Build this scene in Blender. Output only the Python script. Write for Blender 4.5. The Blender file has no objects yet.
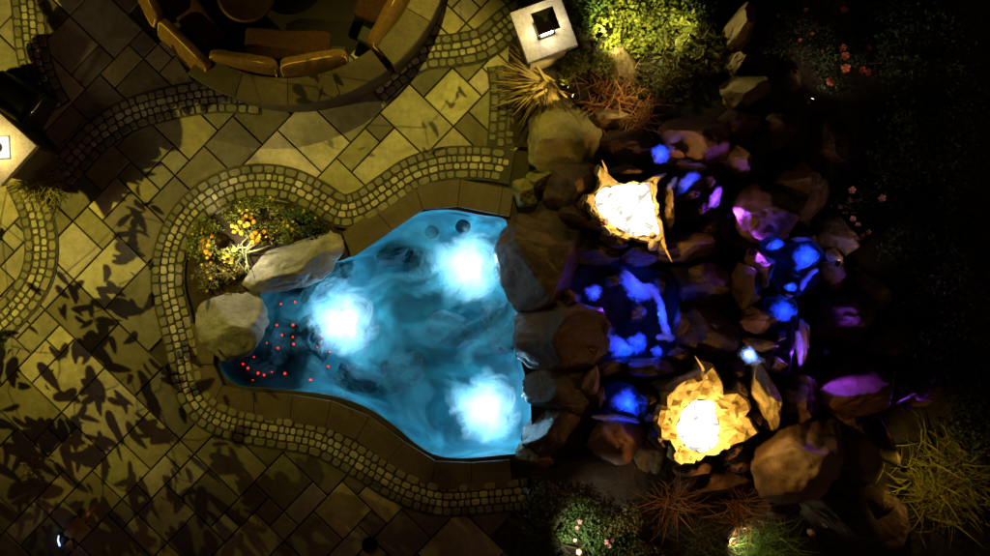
import bpy, bmesh, math, random
from mathutils import Vector, Matrix, noise
from mathutils.geometry import tessellate_polygon

random.seed(11)
R = math.radians
S = bpy.context.scene
COL = S.collection
H, PPM = 13.0, 66.0                      # drone height above the patio, photo pixels per metre at the ground

def P(px, py, z=0.0):
    k = (H - z) / H / PPM
    return Vector(((px - 495) * k, (278 - py) * k, z))

# ------------------------------------------------------------------ materials
def new_mat(name):
    m = bpy.data.materials.new(name); m.use_nodes = True
    nt = m.node_tree
    for n in list(nt.nodes): nt.nodes.remove(n)
    out = nt.nodes.new('ShaderNodeOutputMaterial')
    return m, nt, out

def N(nt, t, **kw):
    n = nt.nodes.new(t)
    for k, v in kw.items():
        if k in n.inputs: n.inputs[k].default_value = v
        else: setattr(n, k, v)
    return n

def ramp(nt, fac, stops):
    r = nt.nodes.new('ShaderNodeValToRGB')
    e = r.color_ramp.elements
    while len(e) < len(stops): e.new(0.5)
    for i, (p, c) in enumerate(stops):
        e[i].position = p; e[i].color = (*c, 1) if len(c) == 3 else c
    nt.links.new(fac, r.inputs['Fac'])
    return r.outputs['Color']

def stone_mat(name, dark, mid, light, scale=2.0, rough=0.75, bump=0.5, rnd=True, fine=24.0, attr=None, spec=0.4):
    m, nt, out = new_mat(name)
    b = N(nt, 'ShaderNodeBsdfPrincipled'); b.inputs['Roughness'].default_value = rough
    b.inputs['Specular IOR Level'].default_value = spec
    tc = N(nt, 'ShaderNodeTexCoord')
    vec = tc.outputs['Object']
    if rnd:
        oi = N(nt, 'ShaderNodeObjectInfo')
        mul = N(nt, 'ShaderNodeMath', operation='MULTIPLY'); mul.inputs[1].default_value = 60.0
        nt.links.new(oi.outputs['Random'], mul.inputs[0])
        add = N(nt, 'ShaderNodeVectorMath', operation='ADD')
        nt.links.new(vec, add.inputs[0]); nt.links.new(mul.outputs[0], add.inputs[1]); vec = add.outputs[0]
    n1 = N(nt, 'ShaderNodeTexNoise', Scale=scale, Detail=8.0, Roughness=0.62, Distortion=0.6)
    n2 = N(nt, 'ShaderNodeTexNoise', Scale=fine, Detail=6.0, Roughness=0.7)
    for n in (n1, n2): nt.links.new(vec, n.inputs['Vector'])
    c = ramp(nt, n1.outputs['Fac'], [(0.3, dark), (0.52, mid), (0.75, light)])
    mx = N(nt, 'ShaderNodeMix', data_type='RGBA', blend_type='MULTIPLY'); mx.inputs['Factor'].default_value = 0.7
    g = ramp(nt, n2.outputs['Fac'], [(0.3, (0.55, 0.53, 0.5)), (0.65, (1.15, 1.12, 1.08))])
    nt.links.new(c, mx.inputs['A']); nt.links.new(g, mx.inputs['B'])
    col = mx.outputs['Result']
    if rnd:
        mr = N(nt, 'ShaderNodeMapRange'); mr.inputs['To Min'].default_value = 0.65; mr.inputs['To Max'].default_value = 1.25
        nt.links.new(oi.outputs['Random'], mr.inputs['Value'])
        v = N(nt, 'ShaderNodeVectorMath', operation='SCALE')
        nt.links.new(col, v.inputs[0]); nt.links.new(mr.outputs[0], v.inputs['Scale']); col = v.outputs[0]
    if attr:
        a = N(nt, 'ShaderNodeAttribute', attribute_name=attr)
        v = N(nt, 'ShaderNodeMix', data_type='RGBA', blend_type='MULTIPLY'); v.inputs['Factor'].default_value = 1.0
        nt.links.new(col, v.inputs['A']); nt.links.new(a.outputs['Color'], v.inputs['B']); col = v.outputs['Result']
    nt.links.new(col, b.inputs['Base Color'])
    ad = N(nt, 'ShaderNodeMath', operation='ADD'); nt.links.new(n1.outputs['Fac'], ad.inputs[0])
    m2 = N(nt, 'ShaderNodeMath', operation='MULTIPLY'); m2.inputs[1].default_value = 0.35
    nt.links.new(n2.outputs['Fac'], m2.inputs[0]); nt.links.new(m2.outputs[0], ad.inputs[1])
    bp = N(nt, 'ShaderNodeBump', Strength=bump, Distance=0.05)
    nt.links.new(ad.outputs[0], bp.inputs['Height']); nt.links.new(bp.outputs[0], b.inputs['Normal'])
    nt.links.new(b.outputs[0], out.inputs['Surface'])
    return m

def plain_mat(name, c, rough=0.6, metal=0.0, var=0.25, scale=14.0, bump=0.0, spec=0.5):
    m, nt, out = new_mat(name)
    b = N(nt, 'ShaderNodeBsdfPrincipled'); b.inputs['Roughness'].default_value = rough; b.inputs['Metallic'].default_value = metal
    b.inputs['Specular IOR Level'].default_value = spec
    tc = N(nt, 'ShaderNodeTexCoord')
    n = N(nt, 'ShaderNodeTexNoise', Scale=scale, Detail=5.0)
    nt.links.new(tc.outputs['Object'], n.inputs['Vector'])
    col = ramp(nt, n.outputs['Fac'], [(0.3, tuple(x * (1 - var) for x in c)), (0.7, tuple(min(1, x * (1 + var)) for x in c))])
    nt.links.new(col, b.inputs['Base Color'])
    if bump:
        bp = N(nt, 'ShaderNodeBump', Strength=bump, Distance=0.02)
        nt.links.new(n.outputs['Fac'], bp.inputs['Height']); nt.links.new(bp.outputs[0], b.inputs['Normal'])
    nt.links.new(b.outputs[0], out.inputs['Surface'])
    return m

def leaf_mat(name, c1, c2, trans=0.35):
    m, nt, out = new_mat(name)
    g = N(nt, 'ShaderNodeNewGeometry')
    col = ramp(nt, g.outputs['Random Per Island'], [(0.0, c1), (1.0, c2)])
    b = N(nt, 'ShaderNodeBsdfPrincipled'); b.inputs['Roughness'].default_value = 0.55
    b.inputs['Specular IOR Level'].default_value = 0.3
    t = N(nt, 'ShaderNodeBsdfTranslucent'); ms = N(nt, 'ShaderNodeMixShader'); ms.inputs[0].default_value = trans
    nt.links.new(col, b.inputs['Base Color']); nt.links.new(col, t.inputs['Color'])
    nt.links.new(b.outputs[0], ms.inputs[1]); nt.links.new(t.outputs[0], ms.inputs[2])
    nt.links.new(ms.outputs[0], out.inputs['Surface'])
    return m

def glow_mat(name, c, s):
    m, nt, out = new_mat(name)
    e = N(nt, 'ShaderNodeEmission'); e.inputs['Color'].default_value = (*c, 1); e.inputs['Strength'].default_value = s
    nt.links.new(e.outputs[0], out.inputs['Surface'])
    return m

def water_mat(name, tint, bump_scale, bump_str, clear=1.0, rough=0.06):
    """thin clear water surface: see-through with a fresnel gloss and ripples"""
    m, nt, out = new_mat(name)
    tr = N(nt, 'ShaderNodeBsdfTransparent'); tr.inputs['Color'].default_value = (*tint, 1)
    gl = N(nt, 'ShaderNodeBsdfGlossy'); gl.inputs['Roughness'].default_value = rough
    fr = N(nt, 'ShaderNodeFresnel', IOR=1.33)
    tc = N(nt, 'ShaderNodeTexCoord')
    n = N(nt, 'ShaderNodeTexNoise', Scale=bump_scale, Detail=4.0, Distortion=1.5)
    nt.links.new(tc.outputs['Object'], n.inputs['Vector'])
    bp = N(nt, 'ShaderNodeBump', Strength=bump_str, Distance=0.05)
    nt.links.new(n.outputs['Fac'], bp.inputs['Height'])
    nt.links.new(bp.outputs[0], gl.inputs['Normal']); nt.links.new(bp.outputs[0], fr.inputs['Normal'])
    ms = N(nt, 'ShaderNodeMixShader')
    nt.links.new(fr.outputs[0], ms.inputs[0]); nt.links.new(tr.outputs[0], ms.inputs[1]); nt.links.new(gl.outputs[0], ms.inputs[2])
    nt.links.new(ms.outputs[0], out.inputs['Surface'])
    return m

def foam_mat(name, scale, lo, hi, col=(0.9, 0.95, 1.0), maxa=1.0, dist=2.0, radial=None, edge=False, detail=7.0):
    """churned bubbles: white, lets the lamp below through, broken up by noise (and thinning out towards the patch's rim)"""
    m, nt, out = new_mat(name)
    tc = N(nt, 'ShaderNodeTexCoord')
    n = N(nt, 'ShaderNodeTexNoise', Scale=scale, Detail=detail, Roughness=0.58, Distortion=dist)
    nt.links.new(tc.outputs['Object'], n.inputs['Vector'])
    fac = n.outputs['Fac']
    if radial:
        ln = N(nt, 'ShaderNodeVectorMath', operation='LENGTH'); nt.links.new(tc.outputs['Object'], ln.inputs[0])
        mr = N(nt, 'ShaderNodeMapRange'); mr.inputs['From Min'].default_value = radial[0]; mr.inputs['From Max'].default_value = radial[1]
        mr.inputs['To Min'].default_value = 0.45; mr.inputs['To Max'].default_value = -0.45
        nt.links.new(ln.outputs['Value'], mr.inputs['Value'])
        ad = N(nt, 'ShaderNodeMath', operation='ADD'); nt.links.new(fac, ad.inputs[0]); nt.links.new(mr.outputs[0], ad.inputs[1]); fac = ad.outputs[0]
    if edge:
        at = N(nt, 'ShaderNodeAttribute', attribute_name='edge')
        ad = N(nt, 'ShaderNodeMath', operation='ADD'); nt.links.new(fac, ad.inputs[0]); nt.links.new(at.outputs['Fac'], ad.inputs[1]); fac = ad.outputs[0]
    a = N(nt, 'ShaderNodeMapRange'); a.inputs['From Min'].default_value = lo; a.inputs['From Max'].default_value = hi; a.inputs['To Max'].default_value = maxa
    nt.links.new(fac, a.inputs['Value'])
    tl = N(nt, 'ShaderNodeBsdfTranslucent'); tl.inputs['Color'].default_value = (*col, 1)
    df = N(nt, 'ShaderNodeBsdfDiffuse'); df.inputs['Color'].default_value = (*col, 1)
    m1 = N(nt, 'ShaderNodeMixShader'); m1.inputs[0].default_value = 0.3
    nt.links.new(tl.outputs[0], m1.inputs[1]); nt.links.new(df.outputs[0], m1.inputs[2])
    tr = N(nt, 'ShaderNodeBsdfTransparent'); ms = N(nt, 'ShaderNodeMixShader')
    nt.links.new(a.outputs[0], ms.inputs[0]); nt.links.new(tr.outputs[0], ms.inputs[1]); nt.links.new(m1.outputs[0], ms.inputs[2])
    nt.links.new(ms.outputs[0], out.inputs['Surface'])
    return m

M = {}
M['slab'] = stone_mat('sandstone_slab', (0.22, 0.20, 0.115), (0.35, 0.325, 0.20), (0.45, 0.42, 0.285), 1.4, 0.7, 0.15, False, 9, 'tone')
M['cobble'] = stone_mat('tumbled_cobble', (0.25, 0.235, 0.17), (0.35, 0.33, 0.25), (0.47, 0.45, 0.36), 3.0, 0.8, 0.4, False, 30, 'tone')
M['mortar'] = stone_mat('dark_mortar', (0.022, 0.019, 0.014), (0.035, 0.03, 0.022), (0.05, 0.045, 0.035), 3.0, 0.95, 0.3, False)
M['coping'] = stone_mat('brown_coping', (0.06, 0.044, 0.032), (0.085, 0.065, 0.048), (0.115, 0.09, 0.068), 1.5, 0.6, 0.25, False, 30, 'tone')
M['soil'] = stone_mat('wet_soil', (0.012, 0.008, 0.005), (0.03, 0.02, 0.012), (0.05, 0.036, 0.02), 5.0, 0.95, 1.0, False)
M['rock'] = stone_mat('red_brown_rock', (0.03, 0.016, 0.010), (0.085, 0.046, 0.028), (0.19, 0.115, 0.075), 3.0, 0.5, 1.0)
M['grey'] = stone_mat('grey_rock', (0.13, 0.13, 0.13), (0.27, 0.27, 0.27), (0.44, 0.44, 0.45), 2.2, 0.6, 0.6)
M['ochre'] = stone_mat('ochre_rock', (0.08, 0.052, 0.025), (0.17, 0.12, 0.06), (0.28, 0.21, 0.12), 2.2, 0.6, 0.6)
M['oliverock'] = stone_mat('olive_rock', (0.15, 0.13, 0.05), (0.25, 0.22, 0.09), (0.34, 0.30, 0.14), 1.6, 0.7, 0.35)
M['wetrock'] = stone_mat('wet_dark_rock', (0.016, 0.010, 0.008), (0.045, 0.026, 0.018), (0.10, 0.06, 0.042), 3.0, 0.38, 1.0)
M['pinkish'] = stone_mat('rose_rock', (0.085, 0.04, 0.035), (0.19, 0.10, 0.085), (0.3, 0.18, 0.15), 2.2, 0.55, 0.7)
M['moss'] = stone_mat('mossy_rock', (0.07, 0.06, 0.02), (0.15, 0.14, 0.045), (0.24, 0.22, 0.09), 4.5, 0.9, 0.9)
M['drowned'] = stone_mat('drowned_rock', (0.012, 0.04, 0.06), (0.025, 0.085, 0.115), (0.05, 0.16, 0.19), 2.5, 0.7, 0.5)
M['pit'] = stone_mat('gold_lit_rock', (0.24, 0.19, 0.08), (0.42, 0.35, 0.15), (0.58, 0.49, 0.25), 4.0, 0.7, 0.9)  # gold of the pit's light put into the stone colour
M['cap'] = stone_mat('pillar_cap_stone', (0.42, 0.37, 0.26), (0.52, 0.47, 0.35), (0.6, 0.55, 0.43), 2.0, 0.7, 0.2)
M['darkwall'] = stone_mat('dark_wall_stone', (0.03, 0.022, 0.014), (0.055, 0.042, 0.026), (0.09, 0.07, 0.045), 3.0, 0.8, 0.4)
M['litcap'] = stone_mat('lit_cap_stone', (0.07, 0.055, 0.03), (0.12, 0.10, 0.055), (0.17, 0.14, 0.085), 2.0, 0.75, 0.25)
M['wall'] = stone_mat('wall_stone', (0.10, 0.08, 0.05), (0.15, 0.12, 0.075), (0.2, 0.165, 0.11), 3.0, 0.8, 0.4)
M['shadecap'] = stone_mat('shaded_cap_stone', (0.022, 0.015, 0.009), (0.042, 0.03, 0.018), (0.07, 0.052, 0.033), 2.0, 0.75, 0.25)
M['shadefloor'] = plain_mat('shaded_floor', (0.008, 0.006, 0.005), 0.9, 0, 0.4, 6)  # paving with the seating circle's shade put into its colour
M['cushion'] = plain_mat('brown_fabric', (0.04, 0.016, 0.006), 0.95, 0, 0.3, 22, 0.4, 0.2)
M['backcush'] = plain_mat('tan_fabric', (0.12, 0.066, 0.015), 0.95, 0, 0.25, 18, 0.4, 0.2)
M['piping'] = plain_mat('gold_piping', (0.55, 0.36, 0.08), 0.8, 0, 0.2, 30)
M['dark'] = plain_mat('black_wicker', (0.012, 0.010, 0.009), 0.7, 0, 0.4, 40)
M['metal'] = plain_mat('black_metal', (0.02, 0.018, 0.016), 0.4, 0.8, 0.2, 10)
M['bronze'] = plain_mat('bronze', (0.045, 0.02, 0.01), 0.5, 0.5, 0.4, 8)
M['steel'] = plain_mat('steel', (0.6, 0.58, 0.5), 0.25, 1.0, 0.1, 10)
M['bark'] = stone_mat('bark', (0.04, 0.025, 0.015), (0.08, 0.055, 0.035), (0.13, 0.095, 0.06), 8.0, 0.9, 0.8)
M['leaf'] = leaf_mat('tree_leaf', (0.025, 0.06, 0.012), (0.06, 0.11, 0.02), 0.2)
M['lime'] = leaf_mat('lime_leaf', (0.07, 0.10, 0.010), (0.2, 0.2, 0.025))
M['green'] = leaf_mat('green_leaf', (0.03, 0.07, 0.012), (0.07, 0.12, 0.025))
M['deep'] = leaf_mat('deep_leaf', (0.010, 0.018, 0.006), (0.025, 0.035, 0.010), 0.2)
M['olive'] = leaf_mat('olive_leaf', (0.05, 0.05, 0.012), (0.11, 0.10, 0.025))
M['straw'] = leaf_mat('straw_blade', (0.16, 0.10, 0.03), (0.42, 0.31, 0.10))
M['rust'] = leaf_mat('rust_blade', (0.14, 0.05, 0.015), (0.36, 0.18, 0.06))
M['gold'] = leaf_mat('gold_blade', (0.16, 0.14, 0.02), (0.38, 0.33, 0.06))
M['grass'] = leaf_mat('grass_blade', (0.07, 0.13, 0.015), (0.2, 0.27, 0.05))
M['pale'] = leaf_mat('pale_blade', (0.2, 0.22, 0.12), (0.4, 0.42, 0.26))
M['marigold'] = leaf_mat('marigold_petal', (0.75, 0.30, 0.02), (0.85, 0.45, 0.04), 0.2)
M['yellowpetal'] = leaf_mat('yellow_petal', (0.6, 0.42, 0.03), (0.7, 0.55, 0.08), 0.2)
M['pinkpetal'] = leaf_mat('pink_petal', (0.65, 0.16, 0.2), (0.8, 0.45, 0.4), 0.2)
M['redpetal'] = leaf_mat('red_petal', (0.6, 0.09, 0.06), (0.7, 0.2, 0.14), 0.2)
M['orangeleaf'] = leaf_mat('orange_leaf', (0.45, 0.2, 0.03), (0.6, 0.33, 0.06))

# ------------------------------------------------------------------ object helpers
def tag(o, label=None, cat=None, group=None, kind=None):
    if label: o['label'] = label
    if cat: o['category'] = cat
    if group: o['group'] = group
    if kind: o['kind'] = kind
    return o

def empty(name, loc, rz=0, label=None, cat=None, group=None):
    o = bpy.data.objects.new(name, None); COL.objects.link(o)
    o.location = loc; o.rotation_euler = (0, 0, rz); o.empty_display_size = 0.1
    return tag(o, label, cat, group)

def link(name, bm, mat, parent=None, smooth=False, loc=None):
    me = bpy.data.meshes.new(name); bm.to_mesh(me); bm.free()
    if mat: me.materials.append(M[mat] if isinstance(mat, str) else mat)
    if smooth:
        for p in me.polygons: p.use_smooth = True
    o = bpy.data.objects.new(name, me); COL.objects.link(o)
    if parent: o.parent = parent
    if loc is not None: o.location = loc
    return o

def copy_tree(o, parent=None):
    c = o.copy(); COL.objects.link(c)
    if parent: c.parent = parent
    for ch in o.children: copy_tree(ch, c)
    return c

def bm_box(bm, c, s, rz=0, bev=0.0):
    r = bmesh.ops.create_cube(bm, size=1.0)
    vs = r['verts']
    mat = Matrix.Translation(Vector(c)) @ Matrix.Rotation(rz, 4, 'Z') @ Matrix.Diagonal((*s, 1))
    bmesh.ops.transform(bm, matrix=mat, verts=vs)
    if bev:
        es = list({e for v in vs for e in v.link_edges})
        bmesh.ops.bevel(bm, geom=es, offset=bev, segments=3, affect='EDGES', profile=0.5)

def lathe(bm, prof, seg=32, c=(0, 0, 0)):
    rings = []
    for r, z in prof:
        rings.append([bm.verts.new((c[0] + r * math.cos(2 * math.pi * i / seg), c[1] + r * math.sin(2 * math.pi * i / seg), c[2] + z)) for i in range(seg)])
    for a, b in zip(rings, rings[1:]):
        for i in range(seg):
            j = (i + 1) % seg
            bm.faces.new((a[i], a[j], b[j], b[i]))
    for rg, flip in ((rings[0], True), (rings[-1], False)):
        if prof[0 if flip else -1][0] > 1e-5:
            bm.faces.new(list(reversed(rg)) if flip else rg)

def tube(bm, pts, r0, r1, seg=7):
    pts = [Vector(p) for p in pts]
    rings = []
    for i, p in enumerate(pts):
        d = (pts[min(i + 1, len(pts) - 1)] - pts[max(i - 1, 0)]).normalized()
        u = d.orthogonal().normalized() if abs(d.z) < 0.9 else d.cross(Vector((1, 0, 0))).normalized()
        v = d.cross(u)
        r = r0 + (r1 - r0) * i / max(1, len(pts) - 1)
        rings.append([bm.verts.new(p + r * (math.cos(2 * math.pi * k / seg) * u + math.sin(2 * math.pi * k / seg) * v)) for k in range(seg)])
    for a, b in zip(rings, rings[1:]):
        for i in range(seg):
            j = (i + 1) % seg
            bm.faces.new((a[i], a[j], b[j], b[i]))
    bm.faces.new(list(reversed(rings[0]))); bm.faces.new(rings[-1])

def catmull(pts, n=8, closed=False):
    out = []
    L = len(pts)
    for i in range(L if closed else L - 1):
        g = (lambda k: pts[k % L]) if closed else (lambda k: pts[max(0, min(L - 1, k))])
        p0, p1, p2, p3 = g(i - 1), g(i), g(i + 1), g(i + 2)
        for k in range(n):
            t = k / n
            out.append(tuple(0.5 * (2 * b + (c - a) * t + (2 * a - 5 * b + 4 * c - d) * t * t + (3 * b - a - 3 * c + d) * t ** 3)
                             for a, b, c, d in zip(p0, p1, p2, p3)))
    if not closed: out.append(tuple(pts[-1]))
    return out

def inside(p, poly):
    x, y = p[0], p[1]; c = False; n = len(poly)
    for i in range(n):
        x1, y1 = poly[i][0], poly[i][1]; x2, y2 = poly[i - 1][0], poly[i - 1][1]
        if (y1 > y) != (y2 > y) and x < (x2 - x1) * (y - y1) / (y2 - y1) + x1: c = not c
    return c

def light(name, kind, loc, energy, color, parent=None, size=0.03, target=None, angle=100, blend=0.4):
    l = bpy.data.lights.new(name, kind); l.energy = energy; l.color = color; l.shadow_soft_size = size
    o = bpy.data.objects.new(name, l); COL.objects.link(o); o.location = loc
    if kind == 'SPOT':
        l.spot_size = R(angle); l.spot_blend = blend
        d = (Vector(target) - Vector(loc)); o.rotation_euler = d.to_track_quat('-Z', 'Y').to_euler()
    if parent:
        o.parent = parent
        o.matrix_parent_inverse = parent.matrix_basis.inverted()
    return o

# ------------------------------------------------------------------ pool outline, ground
POOL_PX = [(262, 262), (300, 262), (335, 262), (362, 251), (385, 235), (405, 219), (427, 211), (452, 210), (480, 215), (505, 220), (507, 240),
           (515, 290), (518, 320), (521, 360), (529, 390), (531, 420), (528, 449), (500, 455), (462, 458), (436, 455), (415, 443), (394, 425), (368, 408),
           (338, 397), (300, 391), (262, 388), (238, 385), (222, 370), (218, 335), (232, 300)]
WATER_Z = -0.10
pool = [P(x, y, -0.05) for x, y in catmull(POOL_PX, 6, True)]
pool2 = [(p.x, p.y) for p in pool]

def sheet(name, outer, holes, z, mat):
    loops = [[Vector((*p[:2], 0)) for p in outer]] + [[Vector((*p[:2], 0)) for p in h] for h in holes]
    tris = tessellate_polygon(loops)
    flat = [v for l in loops for v in l]
    bm = bmesh.new()
    vs = [bm.verts.new((v.x, v.y, z)) for v in flat]
    for t in tris:
        try: bm.faces.new([vs[i] for i in t])
        except ValueError: pass
    bmesh.ops.recalc_face_normals(bm, faces=bm.faces)
    for f in bm.faces:
        if f.normal.z < 0: f.normal_flip()
    o = link(name, bm, mat)
    tag(o, kind='structure')
    return o

sheet('ground', [(-120, -120), (120, -120), (120, 120), (-120, 120)], [pool2], -0.035, 'mortar')

# pool shell
def pool_floor_mat():
    m, nt, out = new_mat('pool_pebble_finish')
    b = N(nt, 'ShaderNodeBsdfPrincipled'); b.inputs['Roughness'].default_value = 0.7
    tc = N(nt, 'ShaderNodeTexCoord')
    n = N(nt, 'ShaderNodeTexNoise', Scale=1.1, Detail=6.0, Distortion=1.8)
    v = N(nt, 'ShaderNodeTexVoronoi', Scale=2.3)
    for q in (n, v): nt.links.new(tc.outputs['Object'], q.inputs['Vector'])
    c = ramp(nt, n.outputs['Fac'], [(0.34, (0.003, 0.06, 0.085)), (0.5, (0.008, 0.125, 0.165)), (0.68, (0.03, 0.25, 0.30))])
    d = ramp(nt, v.outputs['Distance'], [(0.05, (0.35, 0.4, 0.42)), (0.55, (1, 1, 1))])
    mx = N(nt, 'ShaderNodeMix', data_type='RGBA', blend_type='MULTIPLY'); mx.inputs['Factor'].default_value = 0.55
    nt.links.new(c, mx.inputs['A']); nt.links.new(d, mx.inputs['B'])
    nt.links.new(mx.outputs['Result'], b.inputs['Base Color']); nt.links.new(b.outputs[0], out.inputs['Surface'])
    return m
bm = bmesh.new()
FLOOR_Z = -0.95
rings = []
cx = sum(p[0] for p in pool2) / len(pool2); cy = sum(p[1] for p in pool2) / len(pool2)
for k, z in ((1.0, -0.036), (1.0, -0.3), (0.985, -0.6), (0.94, -0.86), (0.86, FLOOR_Z)):
    rings.append([bm.verts.new((cx + (x - cx) * k, cy + (y - cy) * k, z)) for x, y in pool2])
for a, b in zip(rings, rings[1:]):
    for i in range(len(a)):
        j = (i + 1) % len(a); bm.faces.new((a[i], b[i], b[j], a[j]))
c = bm.verts.new((cx, cy, FLOOR_Z))
for i in range(len(rings[-1])):
    bm.faces.new((rings[-1][i], rings[-1][(i + 1) % len(rings[-1])], c))
bmesh.ops.recalc_face_normals(bm, faces=bm.faces)
tag(link('pool_basin', bm, pool_floor_mat(), smooth=True), kind='structure')

# water surface
M['poolwater'] = water_mat('pool_water', (0.62, 0.93, 1.0), 2.2, 0.5)
sheet('pool_water', pool2, [], WATER_Z, M['poolwater'])

# ------------------------------------------------------------------ cobble borders and coping
TONES = {}
def band(name, path_px, rows, mat, z0=0.006, zt=0.026, expo=3.2, joint=0.014, seed=1, strip=True, jit=0.38):
    rnd = random.Random(seed)
    pts = [P(x, y) for x, y in catmull(path_px, 14)]
    # arc-length table
    acc = [0.0]
    for a, b in zip(pts, pts[1:]): acc.append(acc[-1] + (b - a).length)
    def at(s):
        s = max(0, min(acc[-1] - 1e-6, s))
        lo = 0
        import bisect
        lo = max(0, bisect.bisect_right(acc, s) - 1); lo = min(lo, len(pts) - 2)
        t = (s - acc[lo]) / max(1e-9, acc[lo + 1] - acc[lo])
        p = pts[lo].lerp(pts[lo + 1], t)
        d = (pts[min(lo + 2, len(pts) - 1)] - pts[max(lo - 1, 0)]).normalized()
        return p, Vector((-d.y, d.x, 0))
    bm = bmesh.new(); lay = bm.loops.layers.color.new('tone') if False else None
    tones = []
    if strip:
        o0 = min(r[0] - r[1] / 2 for r in rows) - 0.02; o1 = max(r[0] + r[1] / 2 for r in rows) + 0.02
        L = []
        n = int(acc[-1] / 0.08)
        for i in range(n + 1):
            p, nn = at(acc[-1] * i / n)
            L.append((bm.verts.new(p + nn * o0 + Vector((0, 0, z0))), bm.verts.new(p + nn * o1 + Vector((0, 0, z0)))))
        for a, b in zip(L, L[1:]): bm.faces.new((a[0], b[0], b[1], a[1])); tones.append(0.12)
    for off, w, ln, t0, t1 in rows:
        s = rnd.uniform(0, ln)
        while s < acc[-1] - 0.02:
            p, nn = at(s); # curvature aware length
            p2, n2 = at(s + 0.05)
            g = ((p2 + n2 * off) - (p + nn * off)).length / 0.05
            dl = ln * rnd.uniform(1 - jit, 1 + jit) / max(0.3, g)
            e = min(acc[-1], s + dl)
            if e - s < 0.03: break
            hj = joint / 2
            w2 = w / 2 - hj
            pm, nm = at(s); pe, ne = at(e)
            A, B = pm + nm * (off - w2), pe + ne * (off - w2)
            D, C = pm + nm * (off + w2), pe + ne * (off + w2)
            dirv = (B - A); dl_ = dirv.length
            if dl_ < 0.02: s = e; continue
            f = hj / dl_
            ang0 = rnd.uniform(-0.1, 0.1)
            def bil(u, v):
                u = f + (1 - 2 * f) * (u + 1) / 2; v = (v + 1) / 2
                return A.lerp(B, u).lerp(D.lerp(C, u), v)
            ex = expo * rnd.uniform(0.75, 1.5) if expo < 10 else expo
            K, k1, k2 = (14, .97, .84) if expo < 10 else (28, .999, .985)
            low, mid, top = [], [], []
            hz = zt + rnd.uniform(-0.006, 0.006)
            for k in range(K):
                a = 2 * math.pi * (k + 0.5) / K
                cu, su = math.cos(a), math.sin(a)
                jj = 0.92 if expo < 10 else 0.998
                u = math.copysign(abs(cu) ** (2 / ex), cu) * rnd.uniform(jj, 1.0); v = math.copysign(abs(su) ** (2 / ex), su) * rnd.uniform(jj, 1.0)
                q = bil(u, v); low.append(bm.verts.new(q + Vector((0, 0, -0.03))))
                q = bil(u * k1, v * k1); mid.append(bm.verts.new(q + Vector((0, 0, hz - 0.010))))
                q = bil(u * k2, v * k2); top.append(bm.verts.new(q + Vector((0, 0, hz))))
            t = rnd.uniform(t0, t1)
            for a_, b_ in ((low, mid), (mid, top)):
                for k in range(K):
                    j = (k + 1) % K; bm.faces.new((a_[k], a_[j], b_[j], b_[k])); tones.append(t)
            bm.faces.new(top); tones.append(t)
            s = e
    bmesh.ops.recalc_face_normals(bm, faces=bm.faces)
    o = link(name, bm, mat, smooth=False)
    set_tone(o, tones)
    return tag(o, kind='structure')

def set_tone(o, tones):
    at = o.data.attributes.new('tone', 'FLOAT_COLOR', 'FACE')
    for i, t in enumerate(tones):
        at.data[i].color = (t, t, t, 1) if not isinstance(t, tuple) else (*t, 1)

BANDROWS = [(-0.18, 0.13, 0.15, 0.35, 0.55), (-0.06, 0.11, 0.12, 0.62, 1.25), (0.05, 0.11, 0.12, 0.62, 1.25), (0.17, 0.13, 0.16, 0.45, 0.65)]
POOLBAND = [(512, 168), (490, 164), (465, 163), (440, 165), (412, 174), (388, 190), (362, 207), (340, 211), (316, 197), (290, 185), (262, 181), (234, 185),
            (206, 199), (184, 222), (171, 252), (168, 285), (175, 318), (183, 350), (189, 384), (204, 409), (233, 424), (275, 432), (318, 440),
            (360, 462), (400, 486), (440, 499), (485, 497), (530, 493)]
band('cobble_border', POOLBAND, BANDROWS, 'cobble', seed=2)
band('cobble_border', [(58, 178), (76, 158), (98, 135), (130, 115), (170, 103), (215, 96), (262, 98)], BANDROWS, 'cobble', seed=3)
band('cobble_border', [(372, 92), (396, 70), (422, 54), (455, 50), (484, 43), (510, 22), (540, 2), (565, -20)], BANDROWS, 'cobble', seed=4)
band('cobble_border', [(24, -30), (29, 10), (33, 50), (43, 85), (57, 110)], BANDROWS, 'cobble', seed=5)
band('cobble_border', [(22, 180), (36, 212), (42, 248), (36, 280), (16, 308), (-12, 332), (-60, 352)], BANDROWS, 'cobble', seed=6)
DARKROWS = [(-0.18, 0.13, 0.16, 0.25, 0.4), (-0.05, 0.12, 0.13, 0.3, 0.5), (0.08, 0.12, 0.13, 0.3, 0.5)]
band('cobble_border', [(497, 148), (499, 120), (500, 92), (497, 66)], DARKROWS, 'cobble', seed=7, z0=0.009)
# coping: broad brown stones along the open pool edge
COPE = [(0.0, 0.42, 0.62, 0.92, 1.06)]
band('pool_coping', [(338, 248), (352, 243), (373, 229), (394, 211), (413, 199), (435, 193), (458, 193), (482, 198), (512, 203)], COPE, 'coping', z0=-0.02, zt=0.022, expo=40, joint=0.003, seed=8, strip=False, jit=0.1)
band('pool_coping', [(530, 470), (502, 474), (462, 476), (428, 473), (403, 458), (383, 441), (358, 425), (332, 415), (298, 409), (262, 406), (232, 404), (206, 388), (199, 352), (203, 325)], COPE, 'coping', z0=-0.02, zt=0.022, expo=40, joint=0.003, seed=9, strip=False, jit=0.1)

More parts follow.
